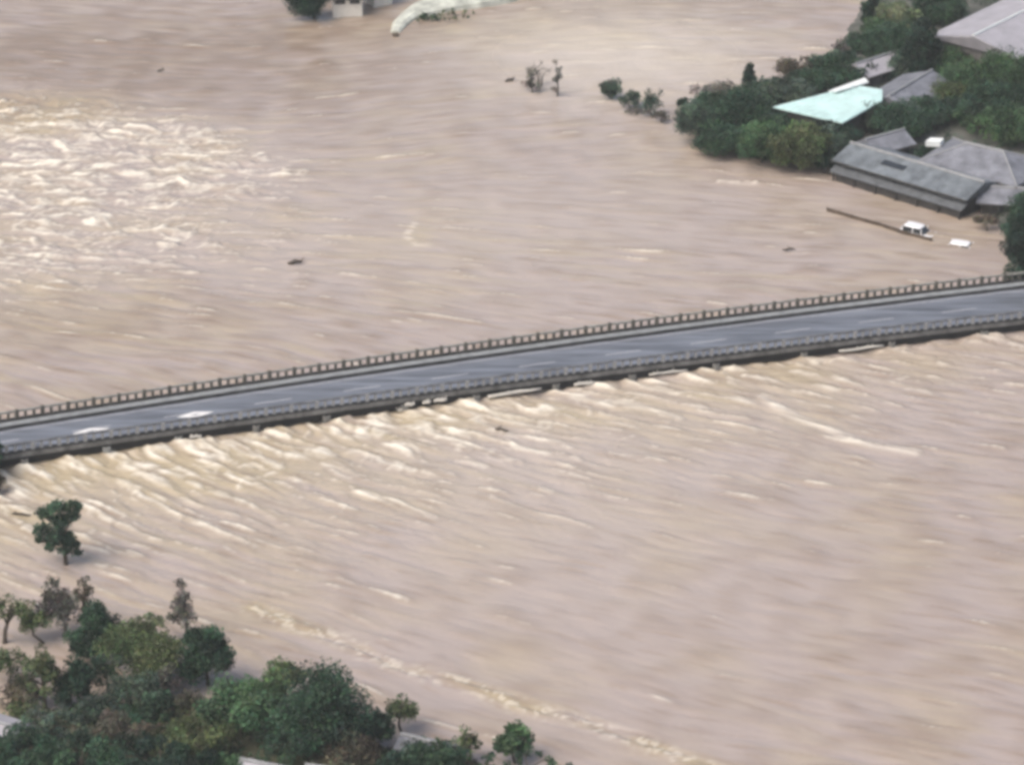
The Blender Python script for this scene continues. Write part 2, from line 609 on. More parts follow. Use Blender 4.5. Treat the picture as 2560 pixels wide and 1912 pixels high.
# ------------------------------------------------------------------ the bridge
M_ASPH = mat('wet_asphalt', (0.165, 0.182, 0.212), 0.42, 0.30, 0.9, 0.15, 0.5, stretch=(0.14, 1.6, 1))
M_CONC = mat('weathered_concrete', (0.20, 0.20, 0.19), 0.85, 0.22, 2.0, 0.3, 0.2)
M_CONC_PALE = mat('pale_concrete', (0.34, 0.35, 0.34), 0.8, 0.25, 2.5, 0.2, 0.2)
M_CONC_DARK = mat('dark_concrete', (0.055, 0.055, 0.056), 0.9, 0.3, 1.2, 0.4, 0.15)  # near-black tone for the kerb and railing base beams
M_STEEL_SHADE = mat('shaded_girder_steel', (0.016, 0.016, 0.017), 0.7, 0.25, 1.5)  # girder colour, with the under-deck shade put into it
M_PAINT = mat('white_road_paint', (0.80, 0.80, 0.78), 0.6, 0.05, 6)
M_PAINT_WORN = mat('worn_road_paint', (0.42, 0.43, 0.46), 0.6, 0.18, 5)

BX0, BX1 = -78.0, 84.0
bridge = thing('road_bridge', 'long grey road bridge with concrete railings crossing the flooded river', 'bridge', (0, 0, 0))
bx = np.arange(BX0, BX1 + 0.01, 2.0)
FAR = [Vector((x, float(edge_y(far_fit, x)), 0)) for x in bx]
# the near edge is paired with the far edge along the bridge's own normal
axis = Vector((bx[-1] - bx[0], FAR[-1].y - FAR[0].y, 0)).normalized()
nrm = Vector((axis.y, -axis.x, 0))


def near_point(p):
    lo, hi = 3.0, 12.0
    for _ in range(40):
        mdl = (lo + hi) / 2
        q = p + nrm * mdl
        if q.y > float(edge_y(near_fit, q.x)):
            lo = mdl
        else:
            hi = mdl
    return p + nrm * lo, lo


NEAR, WID = [], []
for p in FAR:
    q, w = near_point(p)
    NEAR.append(q)
    WID.append(w)


def sweep(name, prof, material, parent, side=None, i0=0, i1=None):
    """prof: list of (offset, z); offset in metres from the far edge ('f') or the near edge ('n') along the deck normal"""
    i1 = len(FAR) if i1 is None else i1
    vs_, fs_ = [], []
    k = len(prof)
    for i in range(i0, i1):
        for (ref, off, z) in prof:
            base = FAR[i] if ref == 'f' else NEAR[i]
            p = base + nrm * off
            vs_.append((p.x, p.y, z))
    m = i1 - i0
    for i in range(m - 1):
        for j in range(k):
            j2 = (j + 1) % k
            fs_.append((i * k + j, i * k + j2, (i + 1) * k + j2, (i + 1) * k + j))
    fs_.append(tuple(range(k))[::-1])
    fs_.append(tuple((m - 1) * k + j for j in range(k)))
    return mesh_obj(name, vs_, fs_, material, parent)


Z = BRIDGE_Z
WALK = 1.05
sweep('deck', [('f', WALK, Z - 0.16), ('n', -0.42, Z - 0.16), ('n', -0.42, Z - 0.45), ('f', WALK, Z - 0.45)], M_ASPH, bridge)
sweep('walkway', [('f', -0.15, Z + 0.06), ('f', WALK - 0.16, Z + 0.06), ('f', WALK - 0.16, Z - 0.45), ('f', -0.15, Z - 0.45)], mat('walkway_concrete', (0.27, 0.29, 0.30), 0.8, 0.15, 1.5, 0.2, 0.2), bridge)
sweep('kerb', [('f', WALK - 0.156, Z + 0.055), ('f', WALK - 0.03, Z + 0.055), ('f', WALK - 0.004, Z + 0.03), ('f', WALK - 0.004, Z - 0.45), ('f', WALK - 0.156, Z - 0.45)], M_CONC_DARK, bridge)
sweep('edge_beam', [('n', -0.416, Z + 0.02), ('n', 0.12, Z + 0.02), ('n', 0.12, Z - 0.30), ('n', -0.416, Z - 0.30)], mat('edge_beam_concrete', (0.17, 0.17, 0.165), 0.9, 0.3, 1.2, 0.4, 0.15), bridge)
sweep('girder', [('n', -0.40, Z - 0.304), ('n', 0.02, Z - 0.304), ('n', 0.02, 0.14), ('n', -0.40, 0.14)], M_STEEL_SHADE, bridge)  # set at the edge so its dark face fills the under-deck shade band
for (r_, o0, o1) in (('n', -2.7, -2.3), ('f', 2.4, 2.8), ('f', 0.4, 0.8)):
    sweep('girder', [(r_, o0, Z - 0.452), (r_, o1, Z - 0.452), (r_, o1, 0.12), (r_, o0, 0.12)], M_STEEL_SHADE, bridge)


def along(side, off):
    """sample points every metre along one edge"""
    src = FAR if side == 'f' else NEAR
    d = [0.0]
    for a, b in zip(src[:-1], src[1:]):
        d.append(d[-1] + (b - a).length)

    def at(s):
        s = max(0.0, min(d[-1] - 1e-6, s))
        i = max(0, min(len(d) - 2, int(np.searchsorted(d, s) - 1)))
        t = (s - d[i]) / (d[i + 1] - d[i])
        p = src[i].lerp(src[i + 1], t) + nrm * off
        dr = (src[i + 1] - src[i])
        return p, math.atan2(dr.y, dr.x)
    return at, d[-1]


post_me = MB().box(-0.13, 0.13, -0.13, 0.13, 0, 0.86, 0.03)
bal_me = MB().box(-0.10, 0.10, -0.07, 0.07, 0, 0.52, 0.0)


def parapet(side, off, zb, material_rail, material_post, material_base):
    at, total = along(side, off)
    pr = sweep('parapet', [(side, off - 0.11, zb + 0.80), (side, off + 0.11, zb + 0.80), (side, off + 0.11, zb + 0.665), (side, off - 0.11, zb + 0.665)],
               material_rail, bridge)
    pr['label'] = 'concrete railing along the ' + ('far' if side == 'f' else 'near') + ' edge of the bridge'
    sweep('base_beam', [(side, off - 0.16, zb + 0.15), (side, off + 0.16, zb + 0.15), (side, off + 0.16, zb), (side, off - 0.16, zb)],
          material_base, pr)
    pm = bpy.data.meshes.new('post')
    pm.from_pydata([(x, y, z * (1.0 if side == 'f' else 0.905)) for x, y, z in post_me.v], [], post_me.f)
    pm.materials.append(material_post)
    bm_ = bpy.data.meshes.new('baluster')
    bm_.from_pydata(bal_me.v, [], bal_me.f)
    bm_.materials.append(material_post)
    s0 = 0.6
    s = s0
    k = 0
    while s < total - 0.5:
        p, a = at(s)
        vis = -46 < p.x < 50
        if vis:
            if k % 3 == 0:
                o = link(bpy.data.objects.new('post', pm), pr)
                o.location = (p.x, p.y, zb)
            else:
                o = link(bpy.data.objects.new('baluster', bm_), pr)
                o.location = (p.x, p.y, zb + 0.149)
            o.rotation_euler = (0, 0, a)
        s += 2.02 / 3
        k += 1
    return pr


M_RAIL_FAR = mat('railing_concrete_far', (0.27, 0.265, 0.24), 0.85, 0.2, 1.5, 0.2, 0.2)
M_POST_FAR = mat('railing_post_far', (0.13, 0.125, 0.105), 0.85, 0.25, 1.5, 0.2, 0.2)
M_RAIL_NEAR = mat('railing_concrete_near', (0.150, 0.158, 0.172), 0.85, 0.25, 1.5, 0.2, 0.2)
M_POST_NEAR = mat('railing_post_near', (0.37, 0.38, 0.385), 0.8, 0.25, 0.7, 0.2, 0.2)
parapet('f', 0.05, Z + 0.06, M_RAIL_FAR, M_POST_FAR, M_CONC_DARK)
parapet('n', -0.12, Z + 0.02, M_RAIL_NEAR, M_POST_NEAR, M_CONC_DARK)

# piers with rounded noses, and the small pier heads that stick out below the near edge
at_n, tot_n = along('n', 0)
nose_px = [265, 445, 640, 815, 1010, 1190, 1390, 1580, 1790, 2010, 2230]


def s_of_px(px, at=None, total=None):
    """distance along the near edge where its map x equals the pixel column's"""
    at = at or at_n
    lo, hi = 0.0, total or tot_n
    for _ in range(50):
        m = (lo + hi) / 2
        p, _a = at(m)
        d = p.y * math.cos(PITCH) + (CAM_H - Z) * math.sin(PITCH)
        if 1280 + F_PX * p.x / d < px:
            lo = m
        else:
            hi = m
    return lo


for px in [-180, 60] + nose_px + [2460, 2700]:
    p, a = at_n(s_of_px(px))
    w = 6.2
    e = MB()
    ring = []
    for zz, gx in ((-2.5, 0.38), (0.40, 0.34), (Z - 0.47, 0.34)):
        for k in range(12):
            t = math.pi * 2 * k / 12
            cy = 0.0 if math.sin(t) > 0 else -w
            ring.append((gx * math.cos(t), cy + gx * math.sin(t) - 0.1, zz))
    fs_ = []
    for l in range(2):
        for k in range(12):
            k2 = (k + 1) % 12
            fs_.append((l * 12 + k, l * 12 + k2, (l + 1) * 12 + k2, (l + 1) * 12 + k))
    fs_.append(tuple(24 + k for k in range(12)))
    e.add(ring, fs_)
    # cap that pokes out below the deck edge
    jr = random.Random(px)
    cw_ = jr.uniform(0.16, 0.30)
    e.box(-cw_, cw_, -0.5, jr.uniform(0.22, 0.45), Z - jr.uniform(0.70, 0.95), Z - 0.47, 0.03)
    o = e.build('pier', M_CONC_PALE if px % 4 == 1 else M_CONC, bridge)
    o.location = (p.x, p.y, 0)
    o.rotation_euler = (0, 0, a + math.pi)

# painted markings: two hollow lozenges and a worn centre line
at_f, tot_f = along('f', 0)


def lozenge(px, py, L, W):
    g = G(px, py, Z - 0.156)
    i = int(np.argmin(np.abs(bx - g[0])))
    dr = (FAR[min(i + 1, len(FAR) - 1)] - FAR[i - 1])
    a = math.atan2(dr.y, dr.x)
    o_ = [(-L / 2, 0), (0, -W / 2), (L / 2, 0), (0, W / 2)]
    i_ = [(-L / 2 + 1.0, 0), (0, -W / 2 + 0.40), (L / 2 - 1.0, 0), (0, W / 2 - 0.40)]
    vs_ = [(x, y, 0) for x, y in o_ + i_]
    fs_ = [(k, (k + 1) % 4, 4 + (k + 1) % 4, 4 + k) for k in range(4)]
    m = mesh_obj('road_marking', vs_, fs_, M_PAINT, bridge)
    m.location = (g[0], g[1], Z - 0.155)
    m.rotation_euler = (0, 0, a)
    m['label'] = 'white painted lozenge on the near lane'


lozenge(228, 1077, 3.0, 1.0)
lozenge(488, 1036, 3.0, 1.0)
for k in range(0, 22):
    s = 5 + k * 7.2
    p, a = at_f(s)
    i = min(len(WID) - 1, int(s / 2))
    c = p + nrm * (WALK + (WID[i] - WALK - 0.42) * 0.46)
    m = mesh_obj('lane_dash', [(-1.5, -0.075, 0), (1.5, -0.075, 0), (1.5, 0.075, 0), (-1.5, 0.075, 0)], [(0, 1, 2, 3)], M_PAINT_WORN, bridge)
    m.location = (c.x, c.y, Z - 0.1555)
    m.rotation_euler = (0, 0, a)
# pale edge line along the far kerb
sweep('edge_line', [('f', WALK + 0.30, Z - 0.1555), ('f', WALK + 0.42, Z - 0.1555), ('f', WALK + 0.42, Z - 0.159), ('f', WALK + 0.30, Z - 0.159)],
      M_PAINT_WORN, bridge)


# ------------------------------------------------------------------ trees
def leaves_mesh(name, centres, radii, squash, per, size, material, seed, tone_var=0.36, droop=0.0, base_tone=1.0):
    r = np.random.default_rng(seed)
    C, T = [], []
    for c, rad, n in zip(centres, radii, per):
        d = r.standard_normal((n, 3))
        d /= np.linalg.norm(d, axis=1, keepdims=True) + 1e-9
        rr = rad * r.uniform(0.25, 1.0, (n, 1)) ** 0.6
        q = d * rr
        q[:, 2] *= squash
        if droop:
            q[:, 2] -= droop * rad * r.uniform(0, 1, n) ** 2
        C.append(np.asarray(c) + q)
        t = base_tone * (1 + tone_var * r.standard_normal()) * (1 + 0.22 * r.standard_normal((n, 1)))
        hue = 1 + 0.10 * r.standard_normal((n, 3)) + 0.06 * r.standard_normal((1, 3))
        T.append(np.clip(t * hue, 0.3, 2.2))
    C = np.concatenate(C)
    T = np.concatenate(T)
    n = len(C)
    nrm_ = r.standard_normal((n, 3)) + np.array([0, 0, 0.8])
    nrm_ /= np.linalg.norm(nrm_, axis=1, keepdims=True)
    a = r.standard_normal((n, 3))
    u = np.cross(nrm_, a)
    u /= np.linalg.norm(u, axis=1, keepdims=True) + 1e-9
    w = np.cross(nrm_, u)
    su = size * r.uniform(0.5, 1.15, (n, 1))
    sw = su * r.uniform(0.45, 0.8, (n, 1))
    V = np.stack([C - u * su, C - w * sw, C + u * su, C + w * sw], 1).reshape(-1, 3)
    me = bpy.data.meshes.new(name)
    me.vertices.add(4 * n)
    me.vertices.foreach_set('co', V.astype(np.float32).ravel())
    me.loops.add(4 * n)
    me.loops.foreach_set('vertex_index', np.arange(4 * n, dtype=np.int32))
    me.polygons.add(n)
    me.polygons.foreach_set('loop_start', np.arange(0, 4 * n, 4, dtype=np.int32))
    me.update(calc_edges=True)
    at = me.attributes.new('tint', 'FLOAT_COLOR', 'POINT')
    cc = np.ones((4 * n, 4), np.float32)
    cc[:, :3] = np.repeat(T, 4, axis=0)
    at.data.foreach_set('color', cc.ravel())
    me.materials.append(material)
    return me


tree_seed = [100]


def tree(label, bpx, bpy_, cx, cy, w, h, tone='dark', style='full', cat='tree', name='tree', group=None, gz=0.0, shape='round', lean=0.0, grow=1.08, clumps=None):
    """bpx,bpy: where it stands; cx,cy,w,h: centre and size of the crown as it shows"""
    tree_seed[0] += 1
    r = np.random.default_rng(tree_seed[0])
    X, Y = G(bpx, bpy_, gz)
    s = scale_at(Y, gz)
    sv = s * math.cos(PITCH)
    rx = 0.5 * w * grow / s
    rzv = 0.5 * h * grow / s
    cz = gz + (bpy_ - cy) / sv
    # apparent height of an ellipsoid of depth radius ry: sqrt((rz cosP)^2+(ry sinP)^2)
    ry = rx * 0.95
    rz = math.sqrt(max(0.30 * rzv * rzv, rzv * rzv - 0.5 * (ry * math.sin(PITCH)) ** 2)) / math.cos(PITCH)
    cz = max(cz, gz + rz * 0.75)
    ox = (cx - bpx) / s
    e = thing(name, label, cat, (X, Y, gz), 0, group)
    lean_v = Vector((ox, 0, 0))
    H = cz - gz
    # clumps through the volume of the crown, with an uneven outline
    nc = int(np.clip(16 + rx * rz * 9, 16, 60))
    if style == 'sparse':
        nc = int(np.clip(12 + rx * rz * 7, 12, 36))
    cen, rad, per = [], [], []
    lobes = [(r.uniform(0, 6.28), r.uniform(0.72, 1.12)) for _ in range(5)]
    for i in range(nc):
        d = r.standard_normal(3)
        d /= np.linalg.norm(d)
        if d[2] < -0.55 and style != 'bush':
            d[2] *= -0.4
        rr = r.uniform(0.15, 0.86) ** 0.55
        az = math.atan2(d[1], d[0])
        k = sum(v * max(0, math.cos(az - a_)) ** 2 for a_, v in lobes) / max(1e-6, sum(max(0, math.cos(az - a_)) ** 2 for a_, v in lobes))
        rr *= 0.7 * k + 0.3
        q = np.array([d[0] * rx, d[1] * ry, d[2] * rz]) * rr
        if shape == 'cone':
            f = 1.0 - 0.75 * (q[2] / rz + 1) / 2
            q[0] *= f * 1.3
            q[1] *= f * 1.3
        if shape == 'flat':
            q[2] = abs(q[2]) * 0.8 - 0.2 * rz + 0.5 * (1 - (q[0] / rx) ** 2) * rz - 0.3 * rz
        cr = min(rx, rz * 1.3, ry) * r.uniform(0.28, 0.48) + 0.10
        if style == 'sparse':
            cr *= 0.85
        cen.append((ox + q[0], q[1], H + q[2]))
        rad.append(cr)
        vol = 4 * math.pi * cr * cr
        dens = {'full': 30, 'bush': 30, 'sparse': 21}[style]
        per.append(int(np.clip(vol * dens, 8, 240)))
    if clumps:
        cen, rad, per = [], [], []
        for (kx, ky, kr) in clumps:
            for sgn in (-0.8, 0.0, 0.8):
                cen.append(((kx - bpx) / s + r.uniform(-.15, .15), sgn * kr / s + r.uniform(-.2, .2), (bpy_ - ky) / sv - sgn * kr / s * 0.40))
                rad.append(kr / s * (1.12 if sgn == 0 else 0.85))
                per.append(int(4 * math.pi * rad[-1] ** 2 * 24))
        nc = len(cen)
    cen = np.array(cen)
    rad = np.array(rad)
    clumps_given = bool(clumps)
    for ax_, half, c0 in ((0, rx, ox), (1, ry, 0.0), (2, rz, H)):
        lo_, hi_ = (cen[:, ax_] - rad).min(), (cen[:, ax_] + rad).max()
        if clumps_given:
            break
        k_ = min(1.8, 2 * half * 1.03 / (hi_ - lo_))
        cen[:, ax_] = c0 + (cen[:, ax_] - (lo_ + hi_) / 2) * k_
    leaf = 0.13 if style != 'sparse' else 0.12
    me = leaves_mesh('crown', cen, rad, 0.75, per, leaf * r.uniform(0.9, 1.15), LEAF[tone], tree_seed[0],
                     droop=0.6 if style == 'sparse' else 0.15)
    link(bpy.data.objects.new('crown', me), e)
    # trunk with limbs to some of the clumps
    mb = MB()
    tr = max(0.06, 0.045 * H + 0.025 * rx)
    bend = r.uniform(-0.25, 0.25) + lean
    top = Vector((ox, 0, H + 0.25 * rz))
    mid1 = Vector((ox * 0.25 + bend, 0.0, H * 0.35))
    mid2 = Vector((ox * 0.65 + bend * 0.8, 0.05, H * 0.68))
    mb.tube([(0, 0, -1.3), (0, 0, 0), mid1, mid2, top], [tr * 1.15, tr, tr * 0.8, tr * 0.6, tr * 0.2], 7)
    order = r.permutation(nc)[: (9 if style == 'sparse' else 6)]
    for i in order:
        c = Vector(cen[i])
        st = mid1.lerp(top, r.uniform(0.1, 0.75))
        mm = st.lerp(c, 0.55) + Vector((0, 0, 0.12 * (c - st).length))
        mb.tube([st, mm, c], [tr * 0.42, tr * 0.28, tr * 0.10], 5)
    mb.build('trunk', M_BARK_PALE if tone in ('grey', 'pale') else M_BARK, e, True)
    return e


def bare_shrub(label, px, py, w, h, group=None, name='bare_shrub', cat='shrub', arcs=False):
    tree_seed[0] += 1
    r = random.Random(tree_seed[0])
    X, Y = G(px, py)
    s = scale_at(Y)
    W = w / s
    Hh = h / s / math.cos(PITCH)
    e = thing(name, label, cat, (X, Y, 0), 0, group)
    for i in range(5):
        mb = MB()
        x0 = r.uniform(-0.3, 0.3) * W
        x1 = r.uniform(-0.5, 0.5) * W
        y1 = r.uniform(-0.4, 0.4) * W
        hh = Hh * r.uniform(0.6, 1.0)
        pts = [(x0 * 0.4, 0, -0.8), (x0 * 0.6, 0, hh * 0.3), (x0, y1 * 0.5, hh * 0.65), (x1, y1, hh)]
        mb.tube(pts, [0.06, 0.055, 0.045, 0.02], 5)
        for k in range(6):
            t = r.uniform(0.35, 0.95)
            st = Vector(pts[1]).lerp(Vector(pts[3]), t)
            en = st + Vector((r.uniform(-0.35, 0.35) * W, r.uniform(-0.3, 0.3) * W, r.uniform(0.05, 0.25) * Hh))
            mb.tube([st, en], [0.028, 0.010], 4)
        mb.build('branch', M_BARK_PALE, e)
    return e


near_g = 'trees standing in the flood on the near bank'
far_g = 'trees of the far bank'
T = tree
# --- near left bank
T('lone dark green tree standing in the water below the bridge', 165, 1410, 152, 1312, 124, 155, 'dark', 'full', group=near_g,
  clumps=[(150, 1265, 26), (190, 1262, 22), (116, 1280, 22), (152, 1298, 30), (188, 1288, 20), (110, 1322, 24), (146, 1334, 28), (172, 1340, 22), (128, 1358, 20), (164, 1368, 19), (194, 1378, 12), (186, 1356, 16), (205, 1266, 12), (100, 1346, 12)])
T('dark tree cut by the left edge beside the bridge end', -38, 1190, -40, 1122, 96, 84, 'deep', group=near_g)
T('small brownish bush at the left edge just below the bridge', -16, 1232, -18, 1200, 62, 52, 'brown', 'bush', 'bush', 'bush', group=near_g)
T('thin umbrella-topped olive tree at the left edge with a bare bent trunk', 12, 1606, 40, 1512, 140, 66, 'olive', 'sparse', group=near_g, shape='flat', lean=-0.3)
T('thin arching sapling right of the umbrella-topped tree', 108, 1606, 92, 1548, 84, 60, 'olive', 'sparse', group=near_g, lean=-0.5)
T('grey-brown sparse tree with drooping twigs, upper left of the grove', 162, 1592, 148, 1494, 112, 124, 'grey', 'sparse', group=near_g)
T('narrow sparse brown tree between the grey-brown tree and the square dark tree', 208, 1566, 213, 1490, 56, 116, 'brown', 'sparse', group=near_g)
T('dark square-topped tree rising above the olive grove', 250, 1622, 254, 1540, 96, 116, 'dark', group=near_g)
T('dark green spreading bush under the square-topped tree', 232, 1646, 228, 1602, 132, 72, 'dark', 'bush', group=near_g)
T('pale green tuft of leaves on top of the broad olive tree', 372, 1622, 368, 1550, 90, 46, 'pale', 'sparse', group=near_g)
T('broad olive green round tree in the middle of the near grove', 352, 1702, 352, 1614, 232, 136, 'olive', group=near_g)
T('slender grey half-bare tree with a green waist, alone above the grove', 468, 1602, 458, 1496, 74, 120, 'grey', 'sparse', group=near_g, shape='cone')
T('dark round tree at the right of the near grove against open water', 522, 1712, 516, 1622, 138, 152, 'dark', group=near_g)
T('near-black tree in the left of the grove, below the square-topped one', 200, 1772, 196, 1692, 92, 126, 'deep', group=near_g)
T('olive tree on thin trunks left of the near-black tree', 112, 1772, 106, 1668, 104, 116, 'olive', 'sparse', group=near_g)
T('small olive tree on a short trunk at the left edge', 22, 1706, 24, 1644, 104, 66, 'olive', 'sparse', group=near_g)
T('grey-green low tree under the broad olive tree', 330, 1772, 332, 1706, 146, 88, 'blue', 'sparse', group=near_g)
T('dark bush below the grey-green low tree', 404, 1812, 404, 1762, 92, 76, 'dark', 'bush', 'bush', 'bush', group=near_g)
T('wide green tree between the dark round tree and the big dark tree', 606, 1852, 612, 1745, 236, 158, 'green', 'sparse', group=near_g)
T('largest dark green tree at the tip of the near grove', 800, 1892, 806, 1752, 244, 216, 'dark', group=near_g)
T('olive green shoulder tree above the largest dark tree', 712, 1772, 712, 1674, 128, 82, 'olive', 'sparse', group=near_g)
T('pale olive sparse tree just right of the largest dark tree', 1004, 1832, 1006, 1768, 92, 72, 'olive', 'sparse', group=near_g)
T('dark low tree below the pale olive sparse tree', 928, 1872, 930, 1806, 114, 80, 'dark', group=near_g)
T('bright green small round tree, rightmost of the near bank', 1288, 1906, 1284, 1848, 94, 84, 'green', group=near_g)
T('olive sparse small tree beside the grey shed roof', 1172, 1902, 1170, 1842, 70, 78, 'olive', 'sparse', group=near_g)
T('dark bush row at the bottom edge under the bright green small tree', 1316, 1952, 1318, 1914, 216, 58, 'dark', 'bush', 'bush', 'bush', group=near_g)
T('dark green bush at the bottom edge below the grey shed', 1088, 1956, 1086, 1896, 176, 84, 'dark', 'bush', 'bush', 'bush', group=near_g)
T('brown-green bush at the foot of the largest dark tree', 886, 1936, 884, 1872, 132, 100, 'brown', 'bush', 'bush', 'bush', group=near_g)
T('shaded dark tree low between the wide green tree and the largest one', 724, 1922, 722, 1838, 170, 102, 'dark', 'sparse', group=near_g)
T('dark olive tree below the dark round tree', 486, 1926, 484, 1832, 212, 118, 'olive', 'sparse', group=near_g)
T('brownish tangled thicket low in the grove', 300, 1902, 300, 1822, 232, 108, 'brown', 'sparse', group=near_g)
T('grey-green thicket near the pale roof at the left edge', 138, 1876, 132, 1806, 176, 84, 'blue', 'sparse', group=near_g)
T('near-black bush at the bottom edge left of centre grove', 404, 1988, 402, 1902, 282, 108, 'deep', 'bush', 'bush', 'bush', group=near_g)
T('dark green bush at the bottom edge under the brownish thicket', 206, 1976, 204, 1896, 222, 98, 'dark', 'bush', 'bush', 'bush', group=near_g)
T('dark green bush in the bottom left corner', 52, 1952, 56, 1878, 196, 96, 'dark', 'bush', 'bush', 'bush', group=near_g)
T('green bush at the bottom edge left of the small pale shed roof', 566, 1968, 562, 1912, 130, 76, 'green', 'bush', 'bush', 'bush', group=near_g)
T('dark bush at the bottom edge between the brown-green bush and the shed', 978, 1972, 976, 1918, 130, 76, 'deep', 'bush', 'bush', 'bush', group=near_g)

T('olive tangle between the small olive tree and the left edge roof', 58, 1762, 58, 1716, 112, 84, 'brown', 'sparse', group=near_g)
T('grey-green thin tree between the olive tree and the near-black tree', 152, 1762, 150, 1716, 78, 110, 'blue', 'sparse', group=near_g)
T('dark thin tree right under the dark spreading bush', 268, 1742, 266, 1672, 84, 104, 'dark', 'sparse', group=near_g)
T('brown-grey thin tree below the right half of the broad olive tree', 424, 1752, 420, 1690, 92, 90, 'grey', 'sparse', group=near_g)
T('dark green low tree in the gap below the dark round tree', 556, 1816, 552, 1764, 130, 86, 'dark', 'sparse', group=near_g)
T('brown thicket left of the gap below the dark round tree', 462, 1812, 458, 1762, 112, 82, 'brown', 'sparse', group=near_g)
T('green crown between the wide green tree and the olive shoulder tree', 662, 1786, 660, 1722, 110, 92, 'green', 'sparse', group=near_g)
T('blue-green thin tree in the middle of the grove above the brown thicket', 246, 1812, 246, 1766, 116, 84, 'blue', 'sparse', group=near_g)
T('dark low bush above the brownish tangled thicket', 348, 1826, 346, 1788, 116, 60, 'dark', 'bush', 'bush', 'bush', group=near_g)
T('olive thicket at the left edge above the pale roof', 66, 1822, 70, 1778, 104, 66, 'olive', 'sparse', group=near_g)
T('dark green sparse tree in front of the grey shed roof', 1052, 1892, 1046, 1858, 84, 56, 'dark', 'sparse', group=near_g)
T('blue-green sparse bush at the right end of the grey shed roof', 1116, 1886, 1116, 1862, 56, 46, 'blue', 'sparse', 'bush', 'bush', group=near_g)

# --- bushes drowned in midstream
mid_g = 'half-drowned bushes off the far bank'
T('dark knob-topped drowned bush, leftmost of the midstream row', 1530, 246, 1526, 222, 54, 42, 'blue', 'bush', 'bush', 'bush', mid_g)
T('grey-green drowned bush second in the midstream row', 1574, 268, 1574, 242, 56, 44, 'blue', 'sparse', 'bush', 'bush', mid_g)
T('taller grey-green drowned bush nearest the far bank', 1630, 290, 1630, 252, 60, 66, 'blue', 'sparse', 'bush', 'bush', mid_g)
T('low dark drowned bush in front of the midstream row', 1592, 288, 1590, 276, 62, 24, 'grey', 'sparse', 'bush', 'bush', mid_g)
T('small brown drowned twig bush between the midstream row and the bank', 1652, 306, 1652, 288, 44, 28, 'brown', 'sparse', 'bush', 'bush', mid_g)
T('tiny dark bush just off the tip of the far bank', 1708, 266, 1706, 254, 32, 20, 'deep', 'bush', 'bush', 'bush', mid_g)
T('faint grey drowned shrub, left one of the pair in midstream', 1330, 232, 1328, 196, 50, 68, 'grey', 'sparse', 'shrub', 'drowned_shrub', mid_g)
T('faint grey drowned shrub, right one of the pair in midstream', 1394, 240, 1392, 192, 30, 84, 'grey', 'sparse', 'shrub', 'drowned_shrub', mid_g)
bare_shrub('bare arching twigs between the two faint grey drowned shrubs', 1352, 214, 60, 58)

# --- far bank
fz = 0.3
FT = lambda *a, **k: tree(*a, group=far_g, gz=fz, grow=1.22, **k)
FT('blue-green tree at the very tip of the far bank', 1748, 346, 1748, 300, 108, 98, 'blue')
FT('dark green tree on the near shore of the far bank tip', 1806, 380, 1804, 342, 132, 76, 'dark')
FT('dark bluish tree behind the tip of the far bank', 1856, 330, 1850, 272, 150, 108, 'dark')
FT('green tree on the shore below the mint roof', 1904, 398, 1902, 348, 146, 88, 'green')
FT('yellow-olive tree on the shore left of the long grey roof', 2002, 412, 2000, 358, 146, 94, 'olive')
FT('grey-green tree left of the mint roof', 1956, 264, 1956, 226, 152, 78, 'blue')
FT('grey-brown low tree on the upper shore of the far bank tip', 1800, 264, 1796, 228, 122, 56, 'grey', style='sparse')
FT('small dark pointed tree sticking up on the upper shore', 1872, 232, 1872, 196, 36, 66, 'deep', shape='cone')
FT('brown-grey sparse tree on the upper shore beyond the mint roof', 1990, 200, 1986, 166, 92, 50, 'brown', style='sparse')
FT('dark tree just above the mint roof', 2040, 236, 2040, 202, 118, 56, 'dark')
FT('dark tree right above the bright ridge of the mint roof', 2112, 204, 2106, 166, 146, 66, 'dark')
FT('tiny sparse sapling on the upper shore', 2106, 148, 2104, 118, 42, 40, 'grey', style='sparse')
FT('dark green tree left of the top right roof', 2226, 168, 2228, 112, 126, 104, 'dark')
FT('tall near-black tree against the top right roof', 2302, 198, 2300, 128, 92, 136, 'deep')
FT('narrow dark tree at the top edge on the upper shore', 2172, 68, 2172, 30, 40, 72, 'deep')
FT('pale green tree at the top edge of the upper shore', 2246, 84, 2246, 44, 104, 72, 'pale')
FT('dark green tree behind the top right roof at the frame edge', 2340, 62, 2344, 18, 122, 80, 'dark')
FT('dark shrub at the right corner of the mint roof', 2112, 372, 2112, 336, 82, 56, 'deep')
FT('dark green tree between the mint roof and the long grey roof', 2262, 352, 2258, 302, 140, 88, 'dark')
FT('blue-green tree below the right corner of the mint roof', 2184, 334, 2182, 288, 84, 62, 'blue')
FT('green tree right of the slate roof', 2424, 254, 2420, 202, 158, 106, 'green')
FT('green tree at the right edge below the top right roof', 2532, 244, 2530, 182, 142, 118, 'green')
FT('olive tree right behind the slate roof', 2368, 288, 2364, 246, 96, 74, 'olive')
FT('dark green hedge tree in front of the right edge green tree', 2486, 280, 2484, 240, 158, 76, 'dark')
FT('green tree at the right edge above the hipped roof', 2552, 362, 2550, 304, 166, 104, 'green')
FT('olive tree in front of the top right roof', 2452, 196, 2452, 156, 112, 62, 'olive')
FT('tall dark tree at the right edge by the bridge end', 2552, 682, 2556, 592, 104, 196, 'deep')
FT('dark green tree at the right edge above the bridge end tree', 2582, 604, 2580, 540, 122, 118, 'dark')
FT('dark shrub between the long roof and the hipped roof', 2396, 428, 2394, 402, 66, 30, 'deep', style='bush', cat='shrub', name='shrub')
FT('small dark shrub at the corner of the low right roof', 2484, 472, 2484, 452, 60, 26, 'deep', style='bush', cat='shrub', name='shrub')
